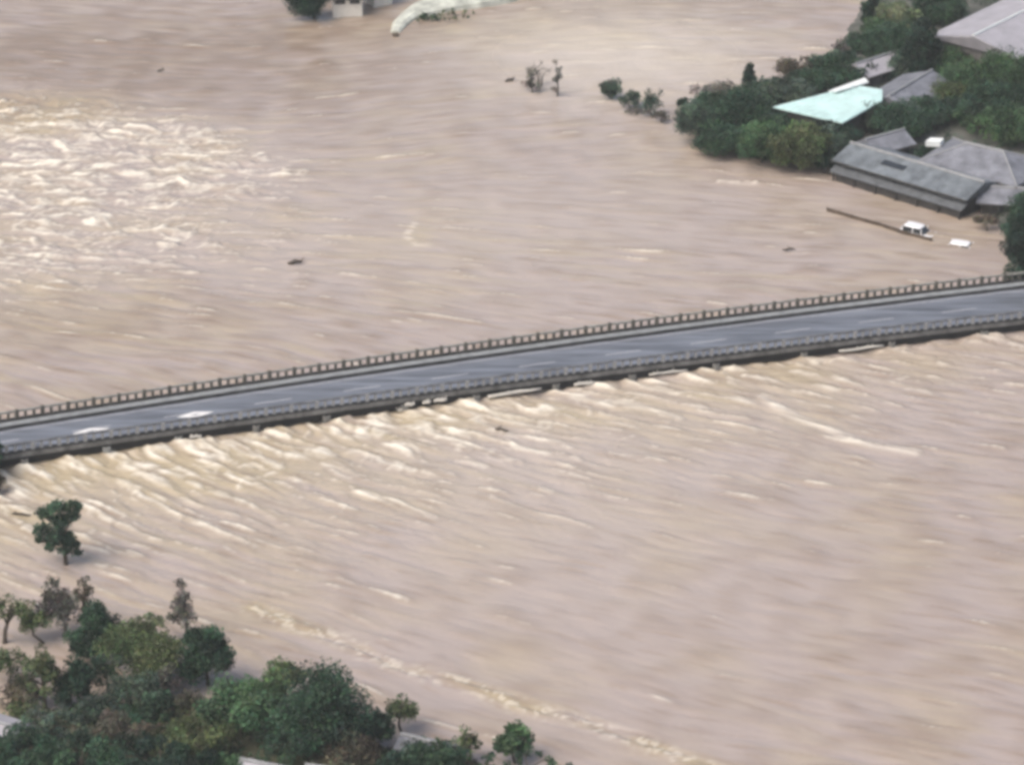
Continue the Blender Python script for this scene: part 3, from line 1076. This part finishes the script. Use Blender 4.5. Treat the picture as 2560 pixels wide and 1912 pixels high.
FT('brown washed-over shrub in front of the low right roof', 2468, 568, 2466, 552, 62, 24, 'brown', style='bush', cat='shrub', name='shrub')
FT('low dark bush along the shore between yellow-olive tree and long roof', 2072, 424, 2072, 400, 74, 34, 'deep', style='bush', cat='bush', name='bush')


FT('dark tree directly below the left corner of the mint roof', 1954, 366, 1952, 322, 112, 66, 'dark')
FT('blue-green tree directly below the front edge of the mint roof', 2042, 382, 2040, 340, 118, 66, 'blue')
FT('dark tree behind the blue-green tip tree', 1778, 308, 1776, 268, 104, 66, 'dark')
FT('dark tree on the upper shore left of the mint roof', 1898, 262, 1896, 232, 104, 56, 'dark')
FT('grey-green tree filling the gap behind the yellow-olive tree', 2086, 398, 2084, 362, 92, 64, 'blue')
FT('dark green tree below the slate-grey roof', 2318, 316, 2316, 272, 112, 64, 'dark')
FT('green tree between the hipped roof and the right edge trees', 2450, 330, 2448, 296, 118, 48, 'green')
FT('blue-green tree between the upper shore hut and the tall near-black tree', 2256, 196, 2254, 158, 92, 62, 'blue')
FT('dark tree on the upper shore right of the tiny sapling', 2166, 132, 2164, 104, 92, 50, 'dark')
FT('olive-green tree at the foot of the top right roof', 2382, 196, 2380, 152, 92, 70, 'green')
FT('dark olive tree under the right part of the top right roof', 2526, 196, 2526, 146, 110, 62, 'olive')
FT('green tree on the upper shore near the narrow dark tree', 2206, 98, 2206, 68, 92, 50, 'green')
FT('dark shrub against the left wall of the hipped-roof house', 2322, 398, 2320, 378, 62, 30, 'deep', style='bush', cat='shrub', name='shrub')
FT('dark shrub in the yard right of the hipped-roof house', 2540, 446, 2538, 424, 76, 36, 'dark', style='bush', cat='shrub', name='shrub')
FT('blue-green shrub between the low right roof and the long house', 2446, 470, 2446, 446, 46, 30, 'blue', style='bush', cat='shrub', name='shrub')
FT('dark tree in the right yard above the hipped roof', 2400, 312, 2398, 268, 108, 58, 'dark')

# ------------------------------------------------------------------ undergrowth, uncountable
def undergrowth(name, X, Y, Zz, d, n, cond, seed, tone, label, size=0.14):
    r = np.random.default_rng(seed)
    ok = np.argwhere((d > 0.2) & cond)
    pick = ok[r.integers(0, len(ok), n)]
    c = np.stack([X[pick[:, 0], pick[:, 1]] + r.uniform(-.3, .3, n), Y[pick[:, 0], pick[:, 1]] + r.uniform(-.3, .3, n),
                  Zz[pick[:, 0], pick[:, 1]] + 0.15], 1)
    me = leaves_mesh(name, c, r.uniform(0.25, 0.6, n), 0.7, [14] * n, size, LEAF[tone], seed)
    o = link(bpy.data.objects.new(name, me))
    o['kind'] = 'stuff'
    o['label'] = label
    return o


undergrowth('undergrowth', bnX, bnY, bnZ, bnD, 1500, (bnX > -42) & (bnX < 10) & (bnY > 206), 5, 'brown', 'tangled brown undergrowth on the near bank')
undergrowth('ground_cover', bnX, bnY, bnZ, bnD, 1300, (bnX > -42) & (bnX < 12) & (bnY > 206), 6, 'green', 'green ground cover among the near trees')
undergrowth('grass', bfX, bfY, bfZ, bfD, 1100, (bfX < 60) & (bfY < 375), 8, 'dark', 'dark rough grass around the far houses')


# ------------------------------------------------------------------ houses
M_GLASS = mat('window_glass', (0.03, 0.035, 0.04), 0.15, 0.1, 1, 0, 0.6)
M_WALL_DARK = mat('dark_timber_wall', (0.055, 0.052, 0.05), 0.85, 0.2, 2)
M_WALL_WHITE = mat('white_plaster', (0.72, 0.70, 0.64), 0.85, 0.06, 1.2)
M_WALL_GREY = mat('grey_plaster', (0.14, 0.135, 0.13), 0.9, 0.2, 1.2)
R_SLATE = roof_mat('blue_grey_roof_tiles', (0.175, 0.198, 0.215), 0.5, 2.6, 'X', 0.35, 0.26)
R_LAV = roof_mat('lavender_grey_roof', (0.215, 0.224, 0.252), 0.5, 2.2, 'X', 0.3, 0.24)
R_MINT = roof_mat('mint_metal_roof', (0.58, 0.80, 0.77), 0.45, 1.6, 'Y', 0.4, 0.10)
R_WHITE = mat('white_metal_sheet', (0.78, 0.82, 0.80), 0.45, 0.05, 1)
R_PALE = roof_mat('pale_grey_roof', (0.40, 0.39, 0.42), 0.5, 2.0, 'X', 0.3, 0.10)
M_RIDGE = mat('ridge_tiles', (0.30, 0.31, 0.32), 0.6, 0.12, 2)


def house(label, cx, cy, rz, L, D, ze, zr, ridge, wall, roof, over=0.45, base=-1.5, windows=3, name='house', pent=False, ridge_m=None):
    """L along the ridge, D across; ridge = ridge length (L for a gable, less for a hip)"""
    e = thing(name, label, 'house' if name == 'house' else 'shed', (cx, cy, 0), rz)
    w = MB()
    l2, d2 = L / 2, D / 2
    w.box(-l2, l2, -d2, d2, base, ze - 0.05)
    if ridge >= L - 0.01:      # gable ends
        for s in (-1, 1):
            x = s * (l2 - 0.01)
            w.add([(x, -d2, ze - 0.06), (x, d2, ze - 0.06), (x, 0, zr - 0.22), (x - s * 0.2, -d2, ze - 0.06), (x - s * 0.2, d2, ze - 0.06), (x - s * 0.2, 0, zr - 0.22)],
                  [(0, 1, 2), (3, 5, 4), (0, 2, 5, 3), (1, 4, 5, 2)])
    w.build('wall', wall, e)
    lo, do = l2 + over, d2 + over
    r2 = (ridge / 2 + over) if ridge >= L - 0.01 else ridge / 2
    drop = (zr - ze) / d2 * over
    zz = ze - drop
    th = 0.16
    top = [(-lo, -do, zz), (lo, -do, zz), (lo, do, zz), (-lo, do, zz), (-r2, 0, zr), (r2, 0, zr)]
    bot = [(x, y, z - th) for x, y, z in top]
    f = [(0, 1, 5, 4), (2, 3, 4, 5), (1, 2, 5), (3, 0, 4)]
    fb = [tuple(i + 6 for i in q[::-1]) for q in f]
    rim = [(0, 6, 7, 1), (1, 7, 8, 2), (2, 8, 9, 3), (3, 9, 6, 0)]
    rf = mesh_obj('roof', top + bot, f + fb + rim, roof, e)
    rc = MB().tube([(-r2, 0, zr + 0.04), (r2, 0, zr + 0.04)], [0.13, 0.13], 6)
    if ridge < L - 0.01:
        for sx in (-1, 1):
            for sy in (-1, 1):
                rc.tube([(sx * r2, 0, zr + 0.03), (sx * lo, sy * do, zz + 0.03)], [0.09, 0.09], 5)
    rc.build('ridge_cap', ridge_m or M_RIDGE, rf)
    g = MB()
    for s in (-1, 1):
        g.tube([(-lo, s * (do + 0.06), zz - 0.1), (lo, s * (do + 0.06), zz - 0.1)], [0.06, 0.06], 5)
    g.build('gutter', M_WALL_DARK, rf)
    for k in range(windows):
        x = -l2 + L * (k + 0.5) / windows
        m = MB().box(x - 0.5, x + 0.5, -d2 - 0.05, -d2 + 0.02, ze - 1.0, ze - 0.35)
        wo = m.build('window', M_GLASS, e)
        MB().box(x - 0.58, x + 0.58, -d2 - 0.075, -d2 - 0.052, ze - 0.345, ze - 0.28).box(x - 0.03, x + 0.03, -d2 - 0.075, -d2 - 0.052, ze - 1.0, ze - 0.35).build('frame', M_WALL_GREY, wo)
    if pent:
        pz1, pz0, out = ze - 0.62, ze - 1.0, 0.95
        pv = [(-l2 - 0.3, -d2 + 0.02, pz1), (l2 + 0.3, -d2 + 0.02, pz1), (l2 + 0.3, -d2 - out, pz0), (-l2 - 0.3, -d2 - out, pz0)]
        pv += [(x, y, z - 0.12) for x, y, z in pv]
        po = mesh_obj('pent_roof', pv, [(3, 2, 1, 0), (4, 5, 6, 7), (2, 3, 7, 6), (0, 4, 7, 3), (1, 2, 6, 5)], mat('dark_pent_roof', (0.115, 0.125, 0.135), 0.6, 0.2, 1.5), e)
        if L > 5:
            MB().box(-l2 + 0.1, l2 - 0.1, -d2 - out + 0.32, -d2 - 0.003, base, pz0 - 0.14).build('lower_wall', M_WALL_DARK, e)
        for k in range(7 if L > 5 else 0):
            x = -l2 + L * k / 6
            MB().box(x - 0.07, x + 0.07, -d2 - out + 0.12, -d2 - out + 0.26, base, pz0 - 0.09).build('pillar', M_WALL_DARK, e)
    return e


def slab_house(label, corners, wall, roof, th=0.14, base=-1.0, inset=0.35, name='house', cat='house'):
    """single-pitch roof given by its map corners and heights"""
    cen = sum((Vector(c) for c in corners), Vector()) / len(corners)
    e = thing(name, label, cat, (cen.x, cen.y, 0))
    P = [Vector(c) - Vector((cen.x, cen.y, 0)) for c in corners]
    n = len(P)
    top = [tuple(p) for p in P]
    bot = [(p.x, p.y, p.z - th) for p in P]
    f = [tuple(range(n)), tuple(range(2 * n - 1, n - 1, -1))] + [(i, i + n, (i + 1) % n + n, (i + 1) % n) for i in range(n)]
    rf = mesh_obj('roof', top + bot, f, roof, e)
    Q = []
    for p in P:
        v = Vector((p.x, p.y, 0))
        q = v * max(0.2, 1 - inset * 1.6 / max(0.5, v.length))
        Q.append((q.x, q.y, p.z - th - 0.02))
    wb = [(x, y, base) for x, y, z in Q]
    mesh_obj('wall', Q + wb, [(i, (i + 1) % n, (i + 1) % n + n, i + n) for i in range(n)] + [tuple(range(n))], wall, e)
    return e, rf, P


def ang(a, b):
    return math.atan2(b[1] - a[1], b[0] - a[0])


# long grey house flooded to its pent roof
pa, pb = G(2080, 402, 1.75), G(2416, 503, 1.75)
a_ = ang(pa, pb)
Lh = math.hypot(pb[0] - pa[0], pb[1] - pa[1])
Dh = 4.6
nv = (-math.sin(a_), math.cos(a_))
mx, my = (pa[0] + pb[0]) / 2 + nv[0] * (Dh / 2 + 0.45), (pa[1] + pb[1]) / 2 + nv[1] * (Dh / 2 + 0.45)
house('long blue-grey tiled house flooded up to its lower roof', mx, my, a_, Lh - 0.9, Dh, 1.98, 2.65, Lh - 0.9, M_WALL_DARK, R_SLATE, windows=6, pent=True)
long_house = [o for o in col.objects if o.get('label', '').startswith('long blue-grey tiled')][0]
for (u0, v0, su, sv_) in ((-1.6, -1.25, 1.2, 0.30),):
    zt = lambda y: 2.65 - (2.65 - 1.98) / (Dh / 2) * abs(y)
    q_ = [(u0 - su, v0 - sv_), (u0 + su, v0 - sv_), (u0 + su, v0 + sv_), (u0 - su, v0 + sv_)]
    mesh_obj('skylight', [(x, y, zt(y) + 0.09) for x, y in q_] + [(x, y, zt(y) - 0.05) for x, y in q_],
             [(0, 1, 2, 3), (0, 4, 5, 1), (1, 5, 6, 2), (2, 6, 7, 3), (3, 7, 4, 0)], M_GLASS, [c for c in long_house.children if c.name.startswith('roof')][0])
# hipped roof behind it
ca = G(2462, 382, 3.0)
house('grey hipped-roof house behind the long blue-grey house', ca[0], ca[1], a_ + 0.12, 9.2, 6.2, 2.3, 3.5, 3.6, M_WALL_GREY, R_LAV, windows=4)
hp = G3(2338, 351, 2.9)
# low roof at right
cc_ = G(2530, 487, 1.5)
house('low lavender-grey roofed house at the right edge above the swamped cars', cc_[0] + 0.5, cc_[1] + 0.4, a_ + 0.55, 6.0, 3.2, 1.35, 1.95, 6.0, M_WALL_DARK, R_LAV, windows=2)
# slate roof right of the mint roof
cd = G(2276, 216, 3.0)
house('slate-grey roofed house right of the mint roof', cd[0], cd[1], math.radians(56), 7.4, 5.2, 2.4, 3.3, 7.4, M_WALL_GREY, R_LAV, windows=2)
# pale roof above the mint one
ce = G(2190, 152, 2.2)
house('small pale-roofed hut between the dark trees of the upper shore', ce[0], ce[1], math.radians(40), 4.6, 2.8, 1.9, 2.5, 4.6, M_WALL_GREY, R_PALE, windows=1)
# big top right roof
p0, p1 = G(2338, 84, 4.0), G(2520, -4, 4.0)
aE = ang(p0, p1)
LE, DE = 15.0, 9.0
ne = (math.sin(aE), -math.cos(aE))
ux = (math.cos(aE), math.sin(aE))
mE = (p0[0] + ux[0] * LE / 2 + ne[0] * DE / 2, p0[1] + ux[1] * LE / 2 + ne[1] * DE / 2)
house('large pale lavender roofed building in the top right corner', mE[0], mE[1], aE, LE, DE, 3.9, 4.9, LE, M_WALL_GREY, R_PALE, windows=4, ridge_m=R_WHITE)
# house behind the long roof, light wedge
cf = G(2215, 362, 2.0)
house('small grey roof tucked behind the long blue-grey house', cf[0], cf[1] + 1.2, a_ + math.radians(75), 3.6, 2.6, 1.9, 2.5, 3.6, M_WALL_DARK, R_LAV, windows=0)

# mint metal roof
mint, mint_roof, MP = slab_house('bright mint green metal roof among the trees of the far bank',
                                 [G3(1933, 267, 2.9), G3(2106, 307, 2.9), G3(2206, 251, 3.15), G3(2206, 224, 3.5), G3(2140, 214, 3.5)], M_WALL_DARK, R_MINT)
seam = MB()
A0, A1, B0, B1 = MP[0], MP[1], MP[4], MP[2]
for k in range(1, 9):
    t = k / 9
    p = A0.lerp(A1, t) + Vector((0, 0, 0.03))
    q = B0.lerp(B1, t) + Vector((0, 0, 0.03))
    p2 = p.lerp(q, 0.02)
    q2 = p.lerp(q, 0.94)
    s_ = MB().tube([p2, q2], [0.035, 0.035], 4)
    s_.build('seam', R_MINT, mint_roof)
slab_house('white sheet-metal lean-to roof along the back of the mint roof',
           [G3(2072, 227, 3.62), G3(2090, 229, 3.62), G3(2172, 205, 3.75), G3(2162, 194, 3.75)], M_WALL_DARK, R_WHITE, name='lean_to', cat='lean-to')

# skylight sheet on the hipped roof: a white tarpaulin
tv = [G3(2314, 353, 2.75), G3(2350, 355, 2.75), G3(2360, 346, 2.85), G3(2326, 344, 2.85)]
tarp_v = [tuple(p) for p in tv] + [(p.x, p.y, p.z - 0.5) for p in tv]
tag(mesh_obj('water_tank', tarp_v, [(0, 1, 2, 3), (7, 6, 5, 4), (0, 4, 5, 1), (1, 5, 6, 2), (2, 6, 7, 3), (3, 7, 4, 0)], R_WHITE),
    'small bright white box on the left end of the hipped roof', 'tank')

# house at the top of the frame: dark wing and white gable wall
T('dark green tree mass at the top edge touching the white-walled house', 786, 46, 768, -6, 118, 104, 'deep', 'bush', grow=1.0)
cw = G(866, 44)
wh = house('white-walled house half under water at the top edge', cw[0], cw[1] + 1.9, math.radians(4), 2.9, 3.6, 2.35, 3.2, 2.9, M_WALL_WHITE, R_SLATE, windows=2)
cw2 = G(944, 20)
house('small white outbuilding right of the white-walled house', cw2[0], cw2[1] + 1.4, math.radians(30), 2.0, 2.2, 2.0, 2.7, 2.0, M_WALL_WHITE, R_SLATE, windows=0, name='shed')

# curved pale embankment ramp at the top
spine = [(988, 84, 10), (1000, 62, 16), (1024, 44, 20), (1060, 28, 34), (1110, 14, 46), (1170, 2, 56), (1240, -12, 60), (1330, -30, 36), (1460, -60, 36)]
ve, fe = [], []
for i, (px, py, w_) in enumerate(spine):
    x, y = G(px, py)
    s = scale_at(y)
    nx_, ny_ = G(spine[min(i + 1, len(spine) - 1)][0], spine[min(i + 1, len(spine) - 1)][1])
    qx, qy = G(spine[max(i - 1, 0)][0], spine[max(i - 1, 0)][1])
    d = Vector((nx_ - qx, ny_ - qy, 0)).normalized()
    n_ = Vector((-d.y, d.x, 0))
    hw = w_ / s * 1.1
    hh = 0.25 + 0.14 * i
    for o_, z_ in ((-hw - 0.5, -1.0), (-hw, hh * 0.55), (-hw * 0.5, hh), (hw * 0.5, hh), (hw, hh * 0.6), (hw + 0.5, -1.0)):
        ve.append((x + n_.x * o_, y + n_.y * o_, z_))
for i in range(len(spine) - 1):
    for j in range(5):
        fe.append((i * 6 + j, i * 6 + j + 1, (i + 1) * 6 + j + 1, (i + 1) * 6 + j))
fe.append((0, 1, 2, 3, 4, 5))
emb = mesh_obj('embankment', ve, fe, mat('bleached_concrete', (0.54, 0.56, 0.49), 0.85, 0.24, 0.8, 0.2, 0.2))
tag(emb, 'curved pale concrete embankment tongue running off the top edge', 'embankment')
T('green shrub strip at the foot of the pale embankment', 1072, 52, 1072, 43, 60, 18, 'green', 'bush', 'bush', 'bush')
T('long low green shrub along the lower side of the embankment', 1140, 44, 1140, 36, 86, 14, 'olive', 'bush', 'bush', 'bush')

# small roofs in the near left trees
cr = G(16, 1800, 2.0)
house('pale flat-pitched roof at the left edge below the grove', cr[0] - 1.1, cr[1] - 0.4, math.radians(-30), 4.4, 2.6, 1.9, 2.3, 4.4, M_WALL_DARK, R_PALE, windows=0, name='shed')
cr = G(664, 1902, 1.8)
house('small pale shed roof at the bottom edge in the grove', cr[0], cr[1] - 0.7, math.radians(-22), 2.6, 1.9, 1.55, 2.0, 2.6, M_WALL_GREY, R_PALE, windows=1, name='shed')
cr = G(1064, 1846, 1.4)
house('low grey shed roof among the trees right of the largest dark tree', cr[0], cr[1], math.radians(-26), 2.8, 1.4, 1.0, 1.3, 2.8, M_WALL_DARK, R_LAV, windows=1, name='shed')
cr = G(818, 1906, 1.2)
house('low pale roof at the bottom edge under the largest dark tree', cr[0], cr[1] - 0.8, math.radians(-15), 2.0, 1.4, 0.95, 1.3, 2.0, M_WALL_GREY, R_PALE, windows=0, name='shed')

# ------------------------------------------------------------------ swamped cars and guardrail
M_CARPAINT = mat('white_car_paint', (0.82, 0.83, 0.84), 0.25, 0.02, 1, 0, 0.5)
M_TYRE = mat('tyre_rubber', (0.02, 0.02, 0.02), 0.8, 0.1, 4)


def car(label, px, py, rz, sink):
    x, y = G(px, py)
    e = thing('car', label, 'car', (x, y, -sink), rz, 'white cars swamped by the flood')
    e.scale = (0.9, 0.9, 0.95)

    def loft(secs, name, m, par):
        v, f = [], []
        for (z, x0, x1, hw, c) in secs:
            for (xx, yy) in ((x0 + c, -hw), (x1 - c, -hw), (x1, -hw + c), (x1, hw - c), (x1 - c, hw), (x0 + c, hw), (x0, hw - c), (x0, -hw + c)):
                v.append((xx, yy, z))
        n = len(secs)
        for i in range(n - 1):
            for k in range(8):
                k2 = (k + 1) % 8
                f.append((i * 8 + k, i * 8 + k2, (i + 1) * 8 + k2, (i + 1) * 8 + k))
        f.append(tuple(range(8))[::-1])
        f.append(tuple((n - 1) * 8 + k for k in range(8)))
        return mesh_obj(name, v, f, m, par)
    body = loft([(0.25, -1.7, 1.7, 0.68, 0.2), (0.45, -1.8, 1.8, 0.75, 0.22), (0.75, -1.8, 1.78, 0.75, 0.22), (0.92, -1.75, 1.70, 0.70, 0.2)], 'body', M_CARPAINT, e)
    loft([(0.921, -1.55, 0.95, 0.68, 0.15), (1.38, -1.35, 0.45, 0.60, 0.15)], 'window_band', M_GLASS, e)
    loft([(1.381, -1.38, 0.48, 0.62, 0.15), (1.46, -1.25, 0.35, 0.54, 0.18)], 'roof', M_CARPAINT, e)
    for sx in (-1.4, -0.3, 0.62):
        for sy in (-1, 1):
            MB().box(sx - 0.05, sx + 0.05, sy * 0.665 - 0.03, sy * 0.665 + 0.03, 0.92, 1.385).build('pillar', M_CARPAINT, e)
    for sx in (-1.15, 1.15):
        for sy in (-0.62, 0.62):
            wb = MB().tube([(sx, sy - 0.1, 0.28), (sx, sy + 0.1, 0.28)], [0.28, 0.28], 12)
            wb.build('wheel', M_TYRE, e)
    for sy in (-0.5, 0.5):
        MB().box(1.74, 1.80, sy - 0.14, sy + 0.14, 0.62, 0.76).build('headlight', M_GLASS, e)
    return e


car('white car swamped to its windows on the drowned road by the guardrail', 2296, 578, math.radians(-33), 0.86)
car('white car drowned so that only its roof shows, nearer the right edge', 2412, 612, math.radians(-22), 1.20)

M_RAILSTEEL = mat('rusty_guardrail', (0.10, 0.075, 0.055), 0.7, 0.3, 2)
gr = thing('guardrail', 'rusty dark guardrail just breaking the flood, left of the swamped car', 'guardrail', (*G(2070, 530), 0))
gp = [G(2068, 528), G(2130, 546), G(2200, 566), G(2268, 588), G(2330, 604)]
ox_, oy_ = G(2070, 530)
gpl = [Vector((x - ox_, y - oy_, 0)) for x, y in gp]
v_, f_ = [], []
for p in gpl:
    for (o_, z_) in ((-0.05, 0.02), (0.05, 0.02), (0.07, 0.16), (0.05, 0.30), (-0.05, 0.30), (-0.03, 0.16)):
        v_.append((p.x + o_ * 0.6, p.y + o_, z_))
for i in range(len(gpl) - 1):
    for j in range(6):
        j2 = (j + 1) % 6
        f_.append((i * 6 + j, i * 6 + j2, (i + 1) * 6 + j2, (i + 1) * 6 + j))
mesh_obj('rail', v_, f_, M_RAILSTEEL, gr)
for i in range(len(gpl) - 1):
    for t in (0.0, 0.5):
        p = gpl[i].lerp(gpl[i + 1], t)
        MB().tube([(p.x, p.y + 0.09, -0.8), (p.x, p.y + 0.09, 0.34)], [0.06, 0.06], 6).build('post', M_RAILSTEEL, gr)

# ------------------------------------------------------------------ driftwood and debris
M_DRIFT_PALE = mat('bleached_driftwood', (0.60, 0.58, 0.53), 0.85, 0.12, 3, 0.4, 0.2, stretch=(0.3, 3, 3))
M_DRIFT_DARK = mat('wet_driftwood', (0.09, 0.075, 0.06), 0.8, 0.25, 3, 0.4, 0.3)


def log_on_edge(label, px, length, rad, off=0.30, z=0.42, tilt=0.0, m=None, group=None, name='driftwood_log'):
    p, a = at_n(s_of_px(px))
    p = p + nrm * off
    r = random.Random(int(px))
    n = 6
    pts, rads = [], []
    for i in range(n):
        t = i / (n - 1) - 0.5
        pts.append((t * length, r.uniform(-0.06, 0.06), t * tilt + r.uniform(-0.03, 0.03)))
        rads.append(rad * (1.0 - 0.35 * abs(t) * 2) * r.uniform(0.9, 1.1))
    mb = MB().tube(pts, rads, 8)
    for k in range(3):
        t = r.uniform(-0.4, 0.4)
        s0 = Vector((t * length, 0, t * tilt))
        mb.tube([s0, s0 + Vector((r.uniform(-0.3, 0.3), r.uniform(-0.1, 0.2), r.uniform(0.15, 0.3)))], [rad * 0.4, rad * 0.15], 5)
    o = mb.build(name, m or M_DRIFT_PALE, None, True)
    o.location = (p.x, p.y, z)
    o.rotation_euler = (0, 0, a)
    return tag(o, label, 'debris', group)


dg = 'pale debris caught along the near edge of the bridge'
log_on_edge('longest pale log jammed along the near edge of the bridge at mid span', 1283, 4.4, 0.15, group=dg)
log_on_edge('pale log stub on the near bridge edge right of the longest log', 1458, 1.7, 0.15, group=dg)
log_on_edge('thin pale log on the near bridge edge, third bar from mid span', 1668, 3.2, 0.11, group=dg)
log_on_edge('long thin pale log on the near bridge edge towards the right', 2150, 3.8, 0.13, group=dg)
log_on_edge('small pale chunk on the near bridge edge, first of three', 1022, 0.75, 0.17, z=0.62, group=dg)
log_on_edge('small pale chunk on the near bridge edge, second of three', 1064, 0.65, 0.15, z=0.62, group=dg)
log_on_edge('small pale chunk on the near bridge edge, third of three', 1098, 1.0, 0.16, z=0.62, group=dg)
log_on_edge('short pale stick low on the near bridge edge below the small chunks', 1004, 0.8, 0.10, z=0.22, group=dg)
log_on_edge('short pale plank caught on the near bridge edge below the right lozenge', 486, 0.9, 0.12, z=0.45, group=dg)


def floating(label, px, py, length, rad, rz, m=None, name='floating_branch'):
    x, y = G(px, py)
    r = random.Random(px)
    pts = [(t * length, r.uniform(-0.08, 0.08) * length, 0.08 + r.uniform(-0.06, 0.1)) for t in (-0.5, -0.2, 0.1, 0.35, 0.5)]
    mb = MB().tube(pts, [rad * 0.5, rad, rad, rad * 0.7, rad * 0.25], 7)
    for k in range(4):
        s0 = Vector(pts[1 + k % 3])
        mb.tube([s0, s0 + Vector((r.uniform(-.3, .3) * length, r.uniform(-.25, .25) * length, r.uniform(0.05, 0.35)))], [rad * 0.5, rad * 0.15], 5)
    o = mb.build(name, m or M_DRIFT_DARK, None, True)
    o.location = (x, y, 0.05)
    o.rotation_euler = (0, 0, rz)
    return tag(o, label, 'branch')


floating('dark snag in open water above the left half of the bridge', 738, 659, 1.3, 0.16, 0.3)
floating('brown branch floating left of the lone tree', 52, 1290, 1.5, 0.10, -0.2)
floating('dark snag below the bridge at mid span', 1254, 1078, 1.1, 0.15, -0.4)
floating('small brown snag in open water right of centre above the bridge', 1972, 626, 1.1, 0.10, 0.1)
floating('small dark snag left of the faint leafless shrubs', 1274, 204, 1.0, 0.14, 0.5)
floating('brown log end at the tip of the pale embankment', 989, 92, 0.7, 0.18, -0.3)
floating('tiny dark snag in the brown water of the upper left', 402, 180, 0.7, 0.09, 0.2)

# ------------------------------------------------------------------ haze volume added to lift the dark tones
hz_m = bpy.data.materials.new('lift_haze')
hz_m.use_nodes = True
hn = hz_m.node_tree
for n_ in list(hn.nodes):
    if n_.type == 'BSDF_PRINCIPLED':
        hn.nodes.remove(n_)
pv_ = hn.nodes.new('ShaderNodeVolumePrincipled')
pv_.inputs['Color'].default_value = (0.86, 0.90, 0.90, 1)
pv_.inputs['Density'].default_value = 0.00020
hn.links.new(pv_.outputs[0], hn.nodes['Material Output'].inputs['Volume'])
hb = MB().box(-6400, 6400, -6200, 6800, -4.0, 136.0)
hz_o = hb.build('haze', hz_m)
hz_o['kind'] = 'stuff'
hz_o['label'] = 'thin haze added over the river to lift the darks'
